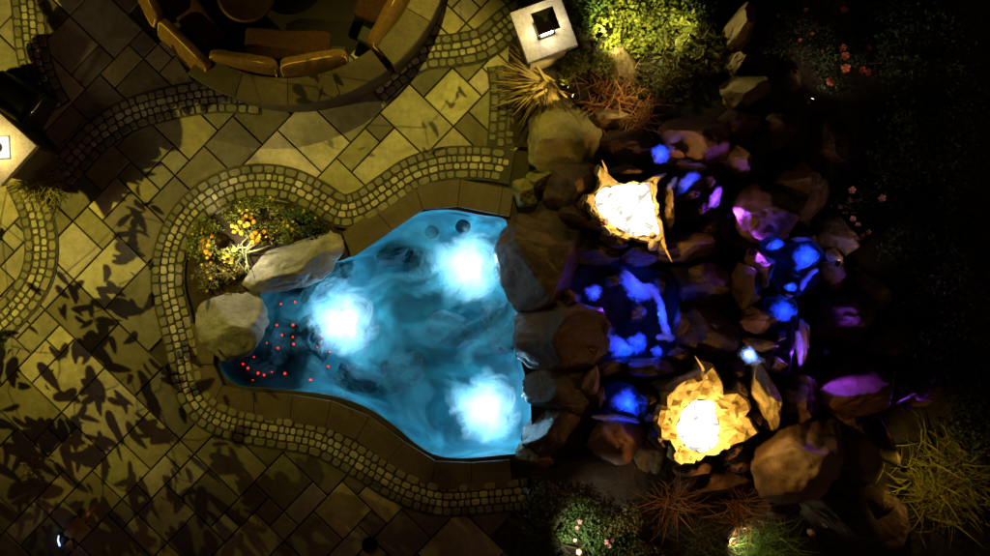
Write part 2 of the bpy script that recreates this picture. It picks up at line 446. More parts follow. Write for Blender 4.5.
# ------------------------------------------------------------------ patio slabs (random ashlar turned 45 degrees)
FIRE_PX = (287, -58)
fire_c = P(*FIRE_PX, 0.0)
bandpoly = [P(x, y)[:2] for x, y in catmull(POOLBAND, 6)] + [P(700, 493)[:2], P(700, 168)[:2]]
U = 0.315
ang = R(46)
ca, sa = math.cos(ang), math.sin(ang)
n = 110
occ = [[False] * n for _ in range(n)]
rnd = random.Random(5)
bm = bmesh.new(); tones = []
for i in range(n):
    for j in range(n):
        if occ[i][j]: continue
        opts = [(2, 2), (2, 3), (3, 2), (2, 2), (1, 2), (2, 1), (1, 1), (2, 3), (3, 3), (2, 2)]
        rnd.shuffle(opts)
        for (a, b) in opts + [(1, 1)]:
            if i + a <= n and j + b <= n and not any(occ[x][y] for x in range(i, i + a) for y in range(j, j + b)): break
        for x in range(i, i + a):
            for y in range(j, j + b): occ[x][y] = True
        t = rnd.choice([0.3, 0.38, 0.46, 0.55, 0.65, 0.8, 0.95, 1.1, 1.2])
        tint = (t * rnd.uniform(0.97, 1.03), t * rnd.uniform(0.95, 1.03), t * rnd.uniform(0.8, 1.6))
        u0, v0 = (i - n / 2) * U, (j - n / 2) * U
        u1, v1 = u0 + a * U, v0 + b * U
        mx_, my_ = -4.6 + ((u0 + u1) / 2) * ca - ((v0 + v1) / 2) * sa, 0 + ((u0 + u1) / 2) * sa + ((v0 + v1) / 2) * ca
        if mx_ > 0.25 or mx_ < -15 or abs(my_) > 12: continue
        if inside((mx_, my_), bandpoly): continue
        if (Vector((mx_, my_, 0)) - fire_c).length < 2.15: continue
        zt = rnd.uniform(-0.004, 0.0)
        tl = (rnd.uniform(-.003, .003), rnd.uniform(-.003, .003))
        def q(u, v, z): return bm.verts.new((-4.6 + u * ca - v * sa, u * sa + v * ca, z))
        g = 0.011
        B4 = [q(u0 + g, v0 + g, -0.034), q(u1 - g, v0 + g, -0.034), q(u1 - g, v1 - g, -0.034), q(u0 + g, v1 - g, -0.034)]
        M4 = [q(u0 + g, v0 + g, zt - .008), q(u1 - g, v0 + g, zt - .008), q(u1 - g, v1 - g, zt - .008), q(u0 + g, v1 - g, zt - .008)]
        h = g + 0.008
        T4 = [q(u0 + h, v0 + h, zt), q(u1 - h, v0 + h, zt + tl[0]), q(u1 - h, v1 - h, zt + tl[0] + tl[1]), q(u0 + h, v1 - h, zt + tl[1])]
        for A, B in ((B4, M4), (M4, T4)):
            for k in range(4):
                bm.faces.new((A[k], A[(k + 1) % 4], B[(k + 1) % 4], B[k])); tones.append(tint)
        bm.faces.new(T4); tones.append(tint)
o = link('patio_paving', bm, 'slab'); set_tone(o, tones); tag(o, kind='structure')

# floor inside the seating circle, its near-black colour stands in for shade
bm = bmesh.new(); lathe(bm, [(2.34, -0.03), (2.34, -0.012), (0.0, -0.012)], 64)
tag(link('sunken_floor', bm, 'shadefloor', loc=fire_c), kind='structure')

# ------------------------------------------------------------------ garden soil on the right and in the planter
def soil_h(x, y):
    e = min(1.0, max(0.0, (x - P(516, 0).x) / 1.6))
    return 0.012 + e * (0.10 + 0.30 * max(0, noise.noise(Vector((x * .5, y * .5, 3))) + 0.25)) + 0.03 * noise.noise(Vector((x * 3, y * 3, 1)))
bm = bmesh.new()
x0 = P(508, 0).x; NX, NY = 150, 200
gv = {}
for i in range(NX + 1):
    for j in range(NY + 1):
        x = x0 + 12.0 * (i / NX) ** 1.2; y = -9 + 18 * j / NY
        jx = 0.05 * noise.noise(Vector((y * 2, 7, 1))) if i == 0 else 0
        gv[i, j] = (x + jx, y, soil_h(x, y) if i else -0.03)
vv = {}
def gvt(k):
    if k not in vv: vv[k] = bm.verts.new(gv[k])
    return vv[k]
for i in range(NX):
    for j in range(NY):
        m_ = [(gv[i + a, j + b][0], gv[i + a, j + b][1]) for a, b in ((0, 0), (1, 0), (1, 1), (0, 1))]
        if any(inside(q_, pool2) for q_ in m_): continue
        cc = (sum(q_[0] for q_ in m_) / 4, sum(q_[1] for q_ in m_) / 4)
        # the cobbled border and coping end at px 530
        if cc[0] < P(531, 0).x and (P(0, 515).y < cc[1] < P(0, 450).y or P(0, 222).y < cc[1] < P(0, 150).y): continue
        bm.faces.new([gvt((i + a, j + b)) for a, b in ((0, 0), (1, 0), (1, 1), (0, 1))])
tag(link('garden_soil', bm, 'soil', smooth=True), kind='structure')

PLANTER = [(186, 285), (190, 250), (205, 222), (232, 205), (262, 199), (292, 202), (318, 214), (338, 230), (335, 262), (300, 280), (260, 285), (232, 320), (205, 330)]
pl = [P(x, y) for x, y in catmull(PLANTER, 5, True)]
bm = bmesh.new()
rg0 = [bm.verts.new((p.x, p.y, -0.03)) for p in pl]
pc = sum(pl, Vector()) / len(pl)
prev = rg0
for k, z in ((0.94, 0.03), (0.7, 0.06), (0.4, 0.08)):
    cur = [bm.verts.new((pc.x + (p.x - pc.x) * k, pc.y + (p.y - pc.y) * k, z + 0.02 * noise.noise(p * 4 * k))) for p in pl]
    for i in range(len(cur)):
        j = (i + 1) % len(cur); bm.faces.new((prev[i], prev[j], cur[j], cur[i]))
    prev = cur
bm.faces.new(prev)
bmesh.ops.recalc_face_normals(bm, faces=bm.faces)
tag(link('planting_soil', bm, 'soil', smooth=True), kind='structure')

# ------------------------------------------------------------------ boulders
def boulder_mesh(a, b, c, seed, facets=16, amp=0.05, sub=4):
    rd = random.Random(seed)
    bm = bmesh.new(); bmesh.ops.create_icosphere(bm, subdivisions=sub, radius=1.0)
    planes = []
    for _ in range(facets):
        v = Vector((rd.gauss(0, 1), rd.gauss(0, 1), rd.gauss(0.25, 0.8))).normalized()
        planes.append((v, rd.uniform(0.64, 1.0)))
    off = Vector((rd.uniform(-50, 50), rd.uniform(-50, 50), rd.uniform(-50, 50)))
    for v in bm.verts:
        p = v.co.copy()
        p *= 1.0 / (abs(p.x) ** 3.2 + abs(p.y) ** 3.2 + abs(p.z) ** 3.2) ** (1 / 3.2)
        for nrm, d in planes:
            e = p.dot(nrm) - d
            if e > 0: p -= nrm * (e * 0.97 - 0.35 * min(e, 0.06))
        v.co = p
    mnx = [max(abs(v.co[k]) for v in bm.verts) for k in range(3)]
    for v in bm.verts:
        p = Vector((v.co.x / mnx[0], v.co.y / mnx[1], v.co.z / mnx[2]))
        d = p.normalized()
        f = 1 + amp * noise.fractal(p * 2.6 + off, 0.8, 2.0, 6) - amp * 0.9 * max(0, 0.25 - abs(noise.noise(p * 2.1 + off))) * 3
        p = p * f
        tp = 1 - 0.28 * max(0, p.z)
        p.x *= tp; p.y *= tp
        v.co = Vector((p.x * a, p.y * b, p.z * c))
    return bm

boulders = []
def rock(px, py, w, h, rot, zt, label, mat='rock', seed=None, zb=None, name='boulder', cat='boulder', group=None, facets=20, amp=0.055, sub=5, kind=None, part_of=None):
    z = zt * 0.55 if zt > 0 else zt
    loc = P(px, py, z); k = (H - z) / H / PPM
    if zb is None: zb = -0.25 if zt > 0 else zt - 0.4
    c = (zt - zb) / 2
    sd = seed if seed is not None else int(px * 131 + py * 7)
    bm = boulder_mesh(w * k / 2 * 1.04, h * k / 2 * 1.04, c, sd, facets, amp, sub)
    bmesh.ops.rotate(bm, verts=bm.verts, cent=(0, 0, 0), matrix=Matrix.Rotation(R(rot), 3, 'Z'))
    o = link(name, bm, mat, smooth=True, loc=(loc.x, loc.y, (zt + zb) / 2))
    tag(o, label, cat, group)
    boulders.append(o)
    return o

G = 'boulders of the rock waterfall'
ROCKS = [
 # px, py, w, h, rot, ztop, label, mat
 (291, 264, 106, 50, 20, 0.42, 'long pale grey boulder with brown stains lying between flower bed and pool', 'grey'),
 (229, 325, 70, 68, 10, 0.36, 'rounded grey boulder at the left end of the pool below the flower bed', 'grey'),
 (543, 261, 90, 98, 10, 0.75, 'big dark smooth boulder bulging into the right side of the pool', 'wetrock'),
 (564, 335, 98, 74, 0, 0.62, 'square dark flat boulder forming the middle of the pool\'s right edge', 'wetrock'),
 (566, 390, 84, 58, -8, 0.55, 'dark boulder beside the lower white pool light at the pool\'s right edge', 'wetrock'),
 (558, 428, 76, 46, 38, 0.5, 'slanting bluish lit boulder at the bottom right corner of the pool', 'wetrock'),
 (537, 456, 40, 34, -20, 0.32, 'small tan boulder with pale rim just below the pool\'s bottom right corner', 'ochre'),
 (558, 142, 84, 72, 52, 0.6, 'large smooth olive boulder below the spiky straw grass', 'oliverock'),
 (574, 187, 58, 52, 0, 0.72, 'round brown boulder on the left of the upper glowing pit', 'rock'),
 (545, 178, 36, 24, 15, 0.45, 'small yellow mossy rock at the foot of the olive boulder', 'moss'),
 (527, 192, 30, 28, 0, 0.36, 'lowest of the mossy rocks, beside the pool\'s top right corner', 'moss'),
 (576, 215, 44, 26, -15, 0.6, 'brown boulder touching the lower left rim of the upper glowing pit', 'rock'),
 (599, 223, 26, 22, 0, 0.78, 'small knobbly brown stone on the lower rim of the upper glowing pit', 'rock'),
 (616, 238, 32, 20, -15, 0.8, 'rounded brown stone below the middle of the upper glowing pit', 'rock'),
 (590, 252, 70, 30, -12, 0.55, 'long brown slab between the upper glowing pit and the blue pond', 'wetrock'),
 (641, 252, 48, 30, 5, 0.7, 'flat brown boulder carrying two bright yellow pebbles', 'rock'),
 (688, 248, 72, 34, 16, 0.72, 'ridged brown boulder right of the upper glowing pit with gold lit crest', 'ochre'),
 (667, 207, 22, 52, 12, 0.8, 'narrow upright stone wedged against the right side of the upper glowing pit', 'ochre'),
 (632, 146, 66, 40, 0, 0.6, 'dark brown boulder above the upper glowing pit under the rusty grass', 'rock'),
 (702, 138, 84, 58, -12, 0.95, 'broad dark red boulder above the blue streaks with a pink lit left tip', 'pinkish'),
 (672, 153, 34, 18, -38, 0.75, 'pointed pink stone beside the topmost blue water patch', 'pinkish'),
 (742, 26, 30, 54, -14, 1.0, 'tall pale olive standing stone at the top edge of the picture', 'ochre'),
 (736, 61, 20, 24, 0, 0.8, 'small block shaped olive stone right below the tall standing stone', 'ochre'),
 (745, 90, 54, 36, 10, 0.85, 'rounded dull brown boulder below the small olive block', 'ochre'),
 (793, 77, 22, 24, 0, 0.6, 'small round tan stone among the dark flowering shrubs', 'ochre'),
 (740, 122, 46, 30, 0, 0.9, 'dark boulder under the dull brown one in the top right rocks', 'rock'),
 (782, 128, 50, 40, 20, 0.85, 'nearly black boulder at the right end of the top rocks', 'rock'),
 (742, 160, 22, 40, 28, 1.1, 'gold lit triangular stone between the red boulder and the violet boulder', 'ochre'),
 (766, 212, 66, 66, 20, 1.25, 'large boulder with curved violet lit left edge above the right blue pool', 'pinkish'),
 (800, 238, 46, 16, 8, 1.05, 'thin pinkish ledge stone above the right blue pool', 'pinkish'),
 (806, 188, 56, 62, 0, 1.05, 'dark boulder behind the violet edged boulder', 'rock'),
 (839, 236, 46, 58, -20, 1.1, 'egg shaped brown boulder right of the blue pool by pink flowers', 'rock'),
 (868, 286, 66, 34, -38, 0.95, 'pale brown slanting boulder on the right border of the rocks', 'ochre'),
 (708, 228, 20, 24, 0, 0.6, 'dark boulder left of the violet edged boulder', 'rock'),
 (702, 280, 58, 50, 10, 0.85, 'brown boulder between the blue waterfall and a blue sliver of water', 'wetrock'),
 (748, 282, 40, 52, 20, 0.95, 'dark boulder with gold flecked foot left of the right blue pool', 'rock'),
 (706, 330, 74, 60, -10, 0.8, 'large dark brown boulder at the centre of the rocks right of the waterfall', 'wetrock'),
 (760, 318, 40, 34, 10, 0.9, 'violet stone above the brightest blue lamp', 'pinkish'),
 (766, 345, 40, 18, -8, 0.8, 'flat gold flecked ledge beside the brightest blue lamp', 'ochre'),
 (799, 342, 16, 62, 3, 0.95, 'narrow upright slab lit pink and blue by the side of the small falls', 'pinkish'),
 (848, 312, 62, 58, 0, 0.95, 'huge dark boulder right of the narrow pink and blue slab', 'rock'),
 (860, 391, 98, 56, 20, 1.15, 'wide boulder with long violet lit upper left edge', 'pinkish'),
 (801, 400, 48, 62, -10, 1.0, 'dark violet boulder with gold rim right of the golden upright stone', 'rock'),
 (768, 396, 30, 74, 16, 1.1, 'golden upright stone right of the lower glowing pit', 'pit'),  # the pit's gold light is put into this stone's colour
 (806, 464, 78, 112, -30, 1.3, 'large boulder with bright golden left flank below the golden upright stone', 'ochre'),
 (862, 452, 50, 92, 22, 1.0, 'tall brown boulder with a mottled pale patch near the yellow grass', 'ochre'),
 (884, 440, 22, 60, 22, 0.95, 'narrow orange lit stone close to the yellow grass tuft', 'ochre'),
 (846, 524, 98, 44, -22, 0.7, 'long low dark boulder near the bottom right', 'rock'),
 (896, 522, 38, 56, 15, 0.75, 'upright rosy boulder at the bottom edge under the yellow grass', 'pinkish'),
 (617, 440, 68, 56, 0, 0.55, 'brown boulder below the blue triangle of water with a violet lit lip', 'pinkish'),
 (647, 452, 46, 52, 10, 0.5, 'olive brown boulder touching the lower left of the lower glowing pit', 'ochre'),
 (649, 400, 26, 26, 0, 0.65, 'small round brown stone left of the lower glowing pit', 'rock'),
 (590, 384, 22, 50, -14, 0.5, 'narrow grey violet stone left of the blue triangle of water', 'pinkish'),
 (606, 368, 50, 22, 5, 0.42, 'dark flat stone at the lower bank of the blue pond', 'wetrock'),
 (655, 368, 56, 26, 0, 0.6, 'dark boulder between the blue pond and the lower glowing pit', 'rock'),
 (706, 484, 96, 36, 8, 0.45, 'broad dark boulder below the lower glowing pit', 'rock'),
 (736, 458, 40, 36, 0, 0.42, 'brown boulder on the lower right rim of the lower glowing pit', 'rock'),
 (736, 374, 38, 30, 0, 0.5, 'dark boulder between the lower glowing pit and the brightest blue lamp', 'rock'),
 (678, 352, 28, 24, 0, 0.5, 'small dark stone at the foot of the blue waterfall', 'rock'),
 (925, 390, 50, 42, 30, 0.7, 'faint violet rock alone at the dark right border', 'pinkish'),
 (895, 335, 44, 48, 0, 0.8, 'dim brown rock left of the far dark shrubs', 'rock'),
 (900, 388, 40, 44, 0, 0.7, 'nearly black rock between the wide violet boulder and the faint violet rock', 'rock'),
 (880, 498, 34, 30, 0, 0.6, 'dim rock tucked between the tall brown boulder and rosy boulder', 'rock'),
 (780, 508, 50, 36, 12, 0.4, 'dark low rock left of the long low boulder by the green grass', 'rock'),
 (625, 480, 60, 26, -35, 0.35, 'mossy olive rock running down towards the pink flowers', 'moss'),
 (620, 62, 34, 46, 15, 0.55, 'olive rock half hidden under the bright green shrub', 'ochre'),
 (612, 118, 40, 26, 0, 0.5, 'orange brown rock among the rusty grass above the upper pit', 'ochre'),
 (830, 140, 46, 50, 0, 0.55, 'dark rock under the red flowers at the upper right', 'rock'),
 (700, 208, 34, 22, 8, 0.74, 'small dark stone below the blue streaks right of the upper glowing pit', 'rock'),
 (628, 172, 46, 20, 4, 0.78, 'low brown stone overhanging the upper edge of the upper glowing pit', 'rock'),
 (584, 206, 16, 26, 20, 0.76, 'small brown stone on the left tip of the upper glowing pit', 'rock'),
 (668, 386, 28, 20, 30, 0.74, 'small stone on the upper left rim of the lower glowing pit', 'ochre'),
 (659, 438, 24, 26, -20, 0.7, 'small stone on the lower left rim of the lower glowing pit', 'rock'),
 (698, 467, 50, 18, 10, 0.62, 'long flat stone along the bottom rim of the lower glowing pit', 'rock'),
 (738, 388, 24, 22, -30, 0.74, 'small stone on the upper right rim of the lower glowing pit', 'ochre'),
 (753, 418, 20, 26, 0, 0.72, 'small stone on the right rim of the lower glowing pit', 'rock'),
 (732, 450, 34, 18, 25, 0.68, 'stone on the lower right rim of the lower glowing pit', 'rock'),
 (650, 414, 18, 22, 0, 0.7, 'pointed stone at the left tip of the lower glowing pit', 'ochre'),
 (692, 186, 56, 34, 12, 0.60, 'low wet dark boulder that the blue streaks of water run over', 'rock'),
 (787, 273, 18, 16, 0, 0.92, 'small dark stone in the middle of the right blue pool', 'rock'),
 (690, 196, 22, 13, 5, 0.74, 'small dark stone between two blue streaks', 'rock'),
 (709, 181, 15, 20, 0, 0.76, 'small dark stone at the right end of the blue streaks', 'rock'),
 (775, 364, 24, 22, 0, 0.85, 'small dark stone between the golden upright stone and the narrow pink and blue slab', 'rock'),
 (606, 328, 26, 30, 15, 0.44, 'dark stone standing in the middle of the blue pond', 'rock'),
 (638, 312, 30, 34, -20, 0.46, 'dark stone inside the curve of the blue waterfall', 'rock'),
 (612, 280, 24, 20, 0, 0.45, 'dark stone at the top of the blue pond left of the waterfall head', 'rock'),
 (574, 300, 26, 26, 0, 0.5, 'dark stone at the upper left bank of the blue pond', 'rock'),
 (593, 350, 26, 18, 0, 0.42, 'dark stone left of the bright blue triangle in the pond', 'rock'),
 (600, 396, 26, 34, 0, 0.48, 'dark stone left of the lit water in the small triangular pool', 'rock'),
 (645, 410, 16, 26, 0, 0.55, 'slim dark stone right of the small triangular pool', 'rock'),
 (762, 270, 30, 46, 5, 1.05, 'dark stone in the left half of the right blue pool', 'rock'),
 (828, 264, 22, 48, 10, 1.05, 'dark stone on the right bank of the right blue pool', 'rock'),
 (780, 294, 26, 14, 0, 0.92, 'low dark stone across the outlet of the right blue pool', 'rock'),
 (778, 334, 22, 22, 0, 0.82, 'dark stone in the narrow falls under the right blue pool', 'rock'),
 (690, 164, 40, 16, -10, 0.76, 'thin dark ledge above the blue streaks', 'rock'),
 (660, 286, 14, 22, 30, 0.5, 'small dark stone touching the head of the blue waterfall', 'rock'),
 (684, 320, 22, 40, -8, 0.62, 'upright dark stone on the right bank of the blue waterfall', 'rock'),
 (832, 285, 30, 22, 0, 0.85, 'small dark stone between right blue pool and pale slanting boulder', 'rock'),
]
for (px, py, w, h, rot, zt, lab, mt) in ROCKS:
    rock(px, py, w, h, rot, zt, lab, mt, facets=14 if px < 300 else 9 if px < 600 else 20, group=G if px > 500 else 'boulders at the left end of the pool')
for (px, py, r, lab) in [(649.5, 236, 8, 'tiny bright yellow pebble nearest the rim of the upper glowing pit'), (650, 246, 10, 'bright yellow pebble, the lower and larger of two on a flat boulder'),
                    (823, 521, 10, 'left one of two pale pebbles by the long low boulder'), (838, 529, 10, 'right one of two pale pebbles by the long low boulder'),
                    (808, 529, 9, 'rosy pebble beside the green grass at the bottom edge')]:
    zz = 0.82 if py < 300 else 0.5
    rock(px, py, r, r, 0, zz, lab, 'cap' if py < 300 else 'pinkish', zb=zz - 0.16, name='pebble', cat='pebble', sub=3, amp=0.03)

# drowned boulders on the pool floor
def drowned(px, py, w, h, rot, zt, lab):
    rock(px, py, w, h, rot, zt, lab, 'drowned', zb=-1.0, group='boulders under the pool water', name='submerged_boulder', cat='boulder', amp=0.08)
drowned(308, 345, 42, 60, 8, -0.22, 'dark drowned boulder with red dots between the left pool light and grey boulder')
drowned(322, 284, 62, 26, 25, -0.2, 'dark drowned boulder in the shade under the long grey boulder')
drowned(268, 348, 26, 46, 0, -0.24, 'dark drowned boulder beside the rounded grey boulder at the pool\'s left end')
drowned(250, 372, 36, 30, 0, -0.14, 'nearly black drowned rock with red dots in the pool\'s left corner')
drowned(395, 254, 40, 22, 18, -0.6, 'teal drowned boulder near the top left bend of the pool')
drowned(422, 262, 34, 36, 0, -0.65, 'round teal drowned boulder left of the upper pool light')
drowned(450, 330, 60, 36, -20, -0.72, 'wide teal drowned boulder in the middle of the pool')
drowned(500, 330, 40, 56, 0, -0.45, 'dark teal drowned boulder near the pool\'s right edge')
drowned(400, 375, 54, 38, 12, -0.74, 'low teal drowned boulder between left and lower pool lights')
drowned(355, 380, 44, 28, -12, -0.6, 'low teal drowned boulder by the lower left pool edge')

# ------------------------------------------------------------------ pool lamps
def lamp_body(parent, r, lensmat, depth=0.08, body='steel'):
    bm = bmesh.new(); lathe(bm, [(r * 0.7, -depth), (r, -depth * 0.4), (r, 0.0), (r * 0.82, 0.008), (r * 0.82, -0.004), (0.0, -0.004)], 24); link('housing', bm, body, parent, True)
    bm = bmesh.new(); lathe(bm, [(r * 0.78, -0.002), (r * 0.6, 0.012), (0.0, 0.02)], 24); link('lens', bm, lensmat, parent, True)
M['poollens'] = glow_mat('pool_lens', (0.75, 0.92, 1.0), 40.0)
M['bluelens'] = glow_mat('blue_lens', (0.05, 0.2, 1.0), 1.5)
M['violetlens'] = glow_mat('violet_lens', (0.25, 0.05, 1.0), 0.015)
M['hotlens'] = glow_mat('white_hot_lens', (0.45, 0.7, 1.0), 25.0)
M['poolfoam'] = foam_mat('pool_foam', 1.9, 0.36, 0.86, (0.95, 0.98, 1.0), 0.97, 0.8, radial=(0.02, 0.86))
for (px, py, r, lab) in [(345, 320, 0.62, 'glaring white underwater pool light nearest the boulders on the left'), (469, 266, 0.56, 'glaring white underwater pool light at the top of the pool'),
                      (487, 407, 0.66, 'glaring white underwater pool light at the bottom right of the pool')]:
    p = P(px, py, -0.45)
    e = empty('pool_light', (p.x, p.y, -0.70), 0, lab, 'pool light', 'three underwater pool lights')
    bm = bmesh.new(); lathe(bm, [(0.09, -0.26), (0.06, -0.22), (0.05, -0.05)], 16); link('stand', bm, 'steel', e, True)
    lamp_body(e, 0.14, M['poollens'])
    light('pool_lamp', 'POINT', (p.x, p.y, -0.62), 60, (0.45, 0.68, 0.92), e, 0.10)
    # the column of bubbles driven up over the lamp spreads at the surface
    bm = bmesh.new()
    K, NR = 48, 10
    c = bm.verts.new((0, 0, 0.02)); prev = None
    for q in range(1, NR + 1):
        cur = []
        for k in range(K):
            a = 2 * math.pi * k / K
            rr = r * 1.65 * q / NR * (1 + 0.18 * noise.noise(Vector((math.cos(a) * 1.3 + px, math.sin(a) * 1.3, py))))
            v = Vector((rr * math.cos(a), rr * math.sin(a), 0))
            v.z = 0.03 * (1 - q / NR) + 0.02 * noise.noise(Vector((v.x * 5 + px, v.y * 5, py)))
            cur.append(bm.verts.new(v))
        for k in range(K):
            j = (k + 1) % K
            if prev: bm.faces.new((prev[k], cur[k], cur[j], prev[j]))
            else: bm.faces.new((c, cur[k], cur[j]))
        prev = cur
    f = link('bubble_foam', bm, 'poolfoam', smooth=True, loc=P(px, py, WATER_Z - 0.06)); tag(f, kind='structure')
# drifting veils of milky foam just under the surface
M['veil'] = foam_mat('milky_veil', 1.0, 0.44, 0.78, (0.35, 0.88, 0.93), 0.5, 1.6, detail=4.0)
inner = [(cx + (x - cx) * 0.99, cy + (y - cy) * 0.99) for x, y in pool2]
sheet('pool_foam_veil', inner, [], WATER_Z - 0.035, M['veil'])

M['drain'] = plain_mat('blue_grey_plastic', (0.03, 0.09, 0.12), 0.5, 0, 0.3, 10)
# skimmer rings under water and a round lid in the paving
for (px, py, lab) in [(432, 233, 'dark round drain fitting under water at the pool\'s top bend'), (463, 227, 'dark round drain fitting under water above the top pool light')]:
    bm = bmesh.new(); lathe(bm, [(0.12, -0.05), (0.12, 0.0), (0.095, 0.012), (0.085, -0.01), (0.0, -0.01)], 28)
    tag(link('pool_drain', bm, 'drain', loc=P(px, py, -0.5)), lab, 'drain')
bm = bmesh.new(); lathe(bm, [(0.125, 0.0), (0.125, 0.014), (0.105, 0.018), (0.10, 0.006), (0.0, 0.006)], 32)
tag(link('drain_lid', bm, 'metal', loc=P(370, 545, 0.0)), 'small dark round lid set in the paving at the bottom edge', 'drain lid')

# ------------------------------------------------------------------ red light points
M['red'] = glow_mat('red_point', (1.0, 0.015, 0.006), 4.0)
bm = bmesh.new(); bmesh.ops.create_icosphere(bm, subdivisions=2, radius=0.016)
dot0 = link('red_light', bm, 'red', smooth=True)
REDS = [(281, 304), (295, 302), (293, 325), (293, 337), (277, 325), (282, 335), (267, 343), (278, 348), (293.5, 344), (322, 336), (317.5, 347), (243, 364), (254, 357),
        (258, 373), (264, 375), (253, 380), (285, 373.5), (310.5, 380), (328, 366.5), (248, 368), (330, 352), (272, 372)]
bpy.context.view_layer.update()
dg = bpy.context.evaluated_depsgraph_get()
from mathutils.bvhtree import BVHTree
def ray_on(objs, px, py, z0):
    best = None
    cam = Vector((0, 0, H))
    d = (P(px, py, 0) - cam).normalized()
    for ob in objs:
        mi = ob.matrix_world.inverted()
        ok, hit, nn, _ = ob.ray_cast(mi @ cam, mi.to_3x3() @ d)
        if ok:
            w = ob.matrix_world @ hit
            if best is None or w.z > best.z: best = w
    return best
dr = [b for b in boulders if b.name.startswith('submerged')] + [o for o in S.objects if o.name == 'pool_basin']
for i, (px, py) in enumerate(REDS):
    o = dot0 if i == 0 else dot0.copy()
    if i: COL.objects.link(o)
    w = ray_on(dr, px, py, 0)
    o.location = (w + Vector((0, 0, 0.004))) if w else P(px, py, -0.15)
    s = random.uniform(0.8, 1.4); o.scale = (s, s, s)
    tag(o, 'tiny red point of light under the water at the pool\'s left end', 'red light', 'red light points at the left end of the pool')

# ------------------------------------------------------------------ blue-lit ponds, falls and lamps
M['bluewater'] = water_mat('stream_water', (0.8, 0.9, 1.0), 5.0, 0.6)
M['bluefoam'] = foam_mat('stream_foam', 8.0, 0.55, 1.2, (0.8, 0.9, 1.0), 1.0, 0.8, edge=True)
M['bed'] = stone_mat('stream_bed', (0.004, 0.003, 0.004), (0.009, 0.007, 0.008), (0.02, 0.016, 0.018), 4.0, 0.6, 0.8, False)

def pond(pts, z, depth=0.22):
    poly = [P(x, y, z)[:2] for x, y in catmull(pts, 4, True)]
    poly = [(x + 0.05 * noise.noise(Vector((x * 5, y * 5, 2))), y + 0.05 * noise.noise(Vector((x * 5, y * 5, 8)))) for x, y in poly]
    s = sheet('stream_water', poly, [], z, M['bluewater'])
    bm = bmesh.new()
    pcx = sum(p[0] for p in poly) / len(poly); pcy = sum(p[1] for p in poly) / len(poly)
    prev = [bm.verts.new((pcx + (x - pcx) * 1.06, pcy + (y - pcy) * 1.06, z - 0.03)) for x, y in poly]
    for k, dz in ((0.92, -0.45 * depth), (0.75, -0.9 * depth), (0.4, -depth)):
        cur = [bm.verts.new((pcx + (x - pcx) * k, pcy + (y - pcy) * k, z + dz + 0.05 * noise.noise(Vector((x * 4, y * 4, k))))) for x, y in poly]
        for i in range(len(cur)):
            j = (i + 1) % len(cur); bm.faces.new((prev[i], prev[j], cur[j], cur[i]))
        prev = cur
    bm.faces.new(prev)
    bmesh.ops.recalc_face_normals(bm, faces=bm.faces)
    tag(link('stream_bed', bm, 'bed', smooth=True), kind='structure')

def foam(pts, z, mat='bluefoam', bulge=0.05, z2=None):
    """a patch of churned white water; z2 = height of the last point where it runs down over rock"""
    c = [sum(p[0] for p in pts) / len(pts), sum(p[1] for p in pts) / len(pts)]
    out = catmull(pts, 4, True)
    bm = bmesh.new(); prev = None
    el_ = bm.verts.layers.float.new('edge')
    o = P(*c, z)
    cv = bm.verts.new((0, 0, bulge)); cv[el_] = 0.8
    for q in (0.3, 0.55, 0.8, 1.0):
        cur = []
        for x, y in out:
            p = P(c[0] + (x - c[0]) * q * 1.35, c[1] + (y - c[1]) * q * 1.35, z) - o
            p.z = bulge * (1 - q * q) + 0.03 * noise.noise(Vector((p.x * 9 + x, p.y * 9, y))) * (1 if q < 1 else 0.3)
            cur.append(bm.verts.new(p)); cur[-1][el_] = 0.8 * (1 - q)
        for k in range(len(cur)):
            j = (k + 1) % len(cur)
            if prev: bm.faces.new((prev[k], cur[k], cur[j], prev[j]))
            else: bm.faces.new((cv, cur[k], cur[j]))
        prev = cur
    bmesh.ops.recalc_face_normals(bm, faces=bm.faces)
    f = link('stream_foam', bm, mat, smooth=True, loc=o); tag(f, kind='structure')
    return f

def ribbon(path, wid, zs):
    """a narrow run of churned water down over the stones"""
    n_ = len(path)
    pts = catmull([(x, y, w_, z_) for (x, y), w_, z_ in zip(path, wid, zs)], 8)
    bm = bmesh.new(); el_ = bm.verts.layers.float.new('edge'); prev = None
    o = P(*path[n_ // 2], zs[n_ // 2])
    for i, (x, y, w_, z_) in enumerate(pts):
        a, b = pts[max(0, i - 1)], pts[min(len(pts) - 1, i + 1)]
        d = Vector((b[0] - a[0], b[1] - a[1])).normalized()
        cur = []
        for k in range(7):
            v = (k - 3) / 3
            ww = w_ * (1 + 0.35 * noise.noise(Vector((x * .2, y * .2, v)))) * 0.75
            p = P(x - d.y * v * ww, y + d.x * v * ww, z_) - o
            p.z += 0.04 * (1 - v * v) + 0.02 * noise.noise(p * 12)
            q_ = bm.verts.new(p); q_[el_] = 0.8 * (1 - abs(v)) * min(1, i / 3, (len(pts) - 1 - i) / 3); cur.append(q_)
        if prev:
            for k in range(6): bm.faces.new((prev[k], prev[k + 1], cur[k + 1], cur[k]))
        prev = cur
    bmesh.ops.recalc_face_normals(bm, faces=bm.faces)
    tag(link('stream_foam', bm, 'bluefoam', smooth=True, loc=o), kind='structure')

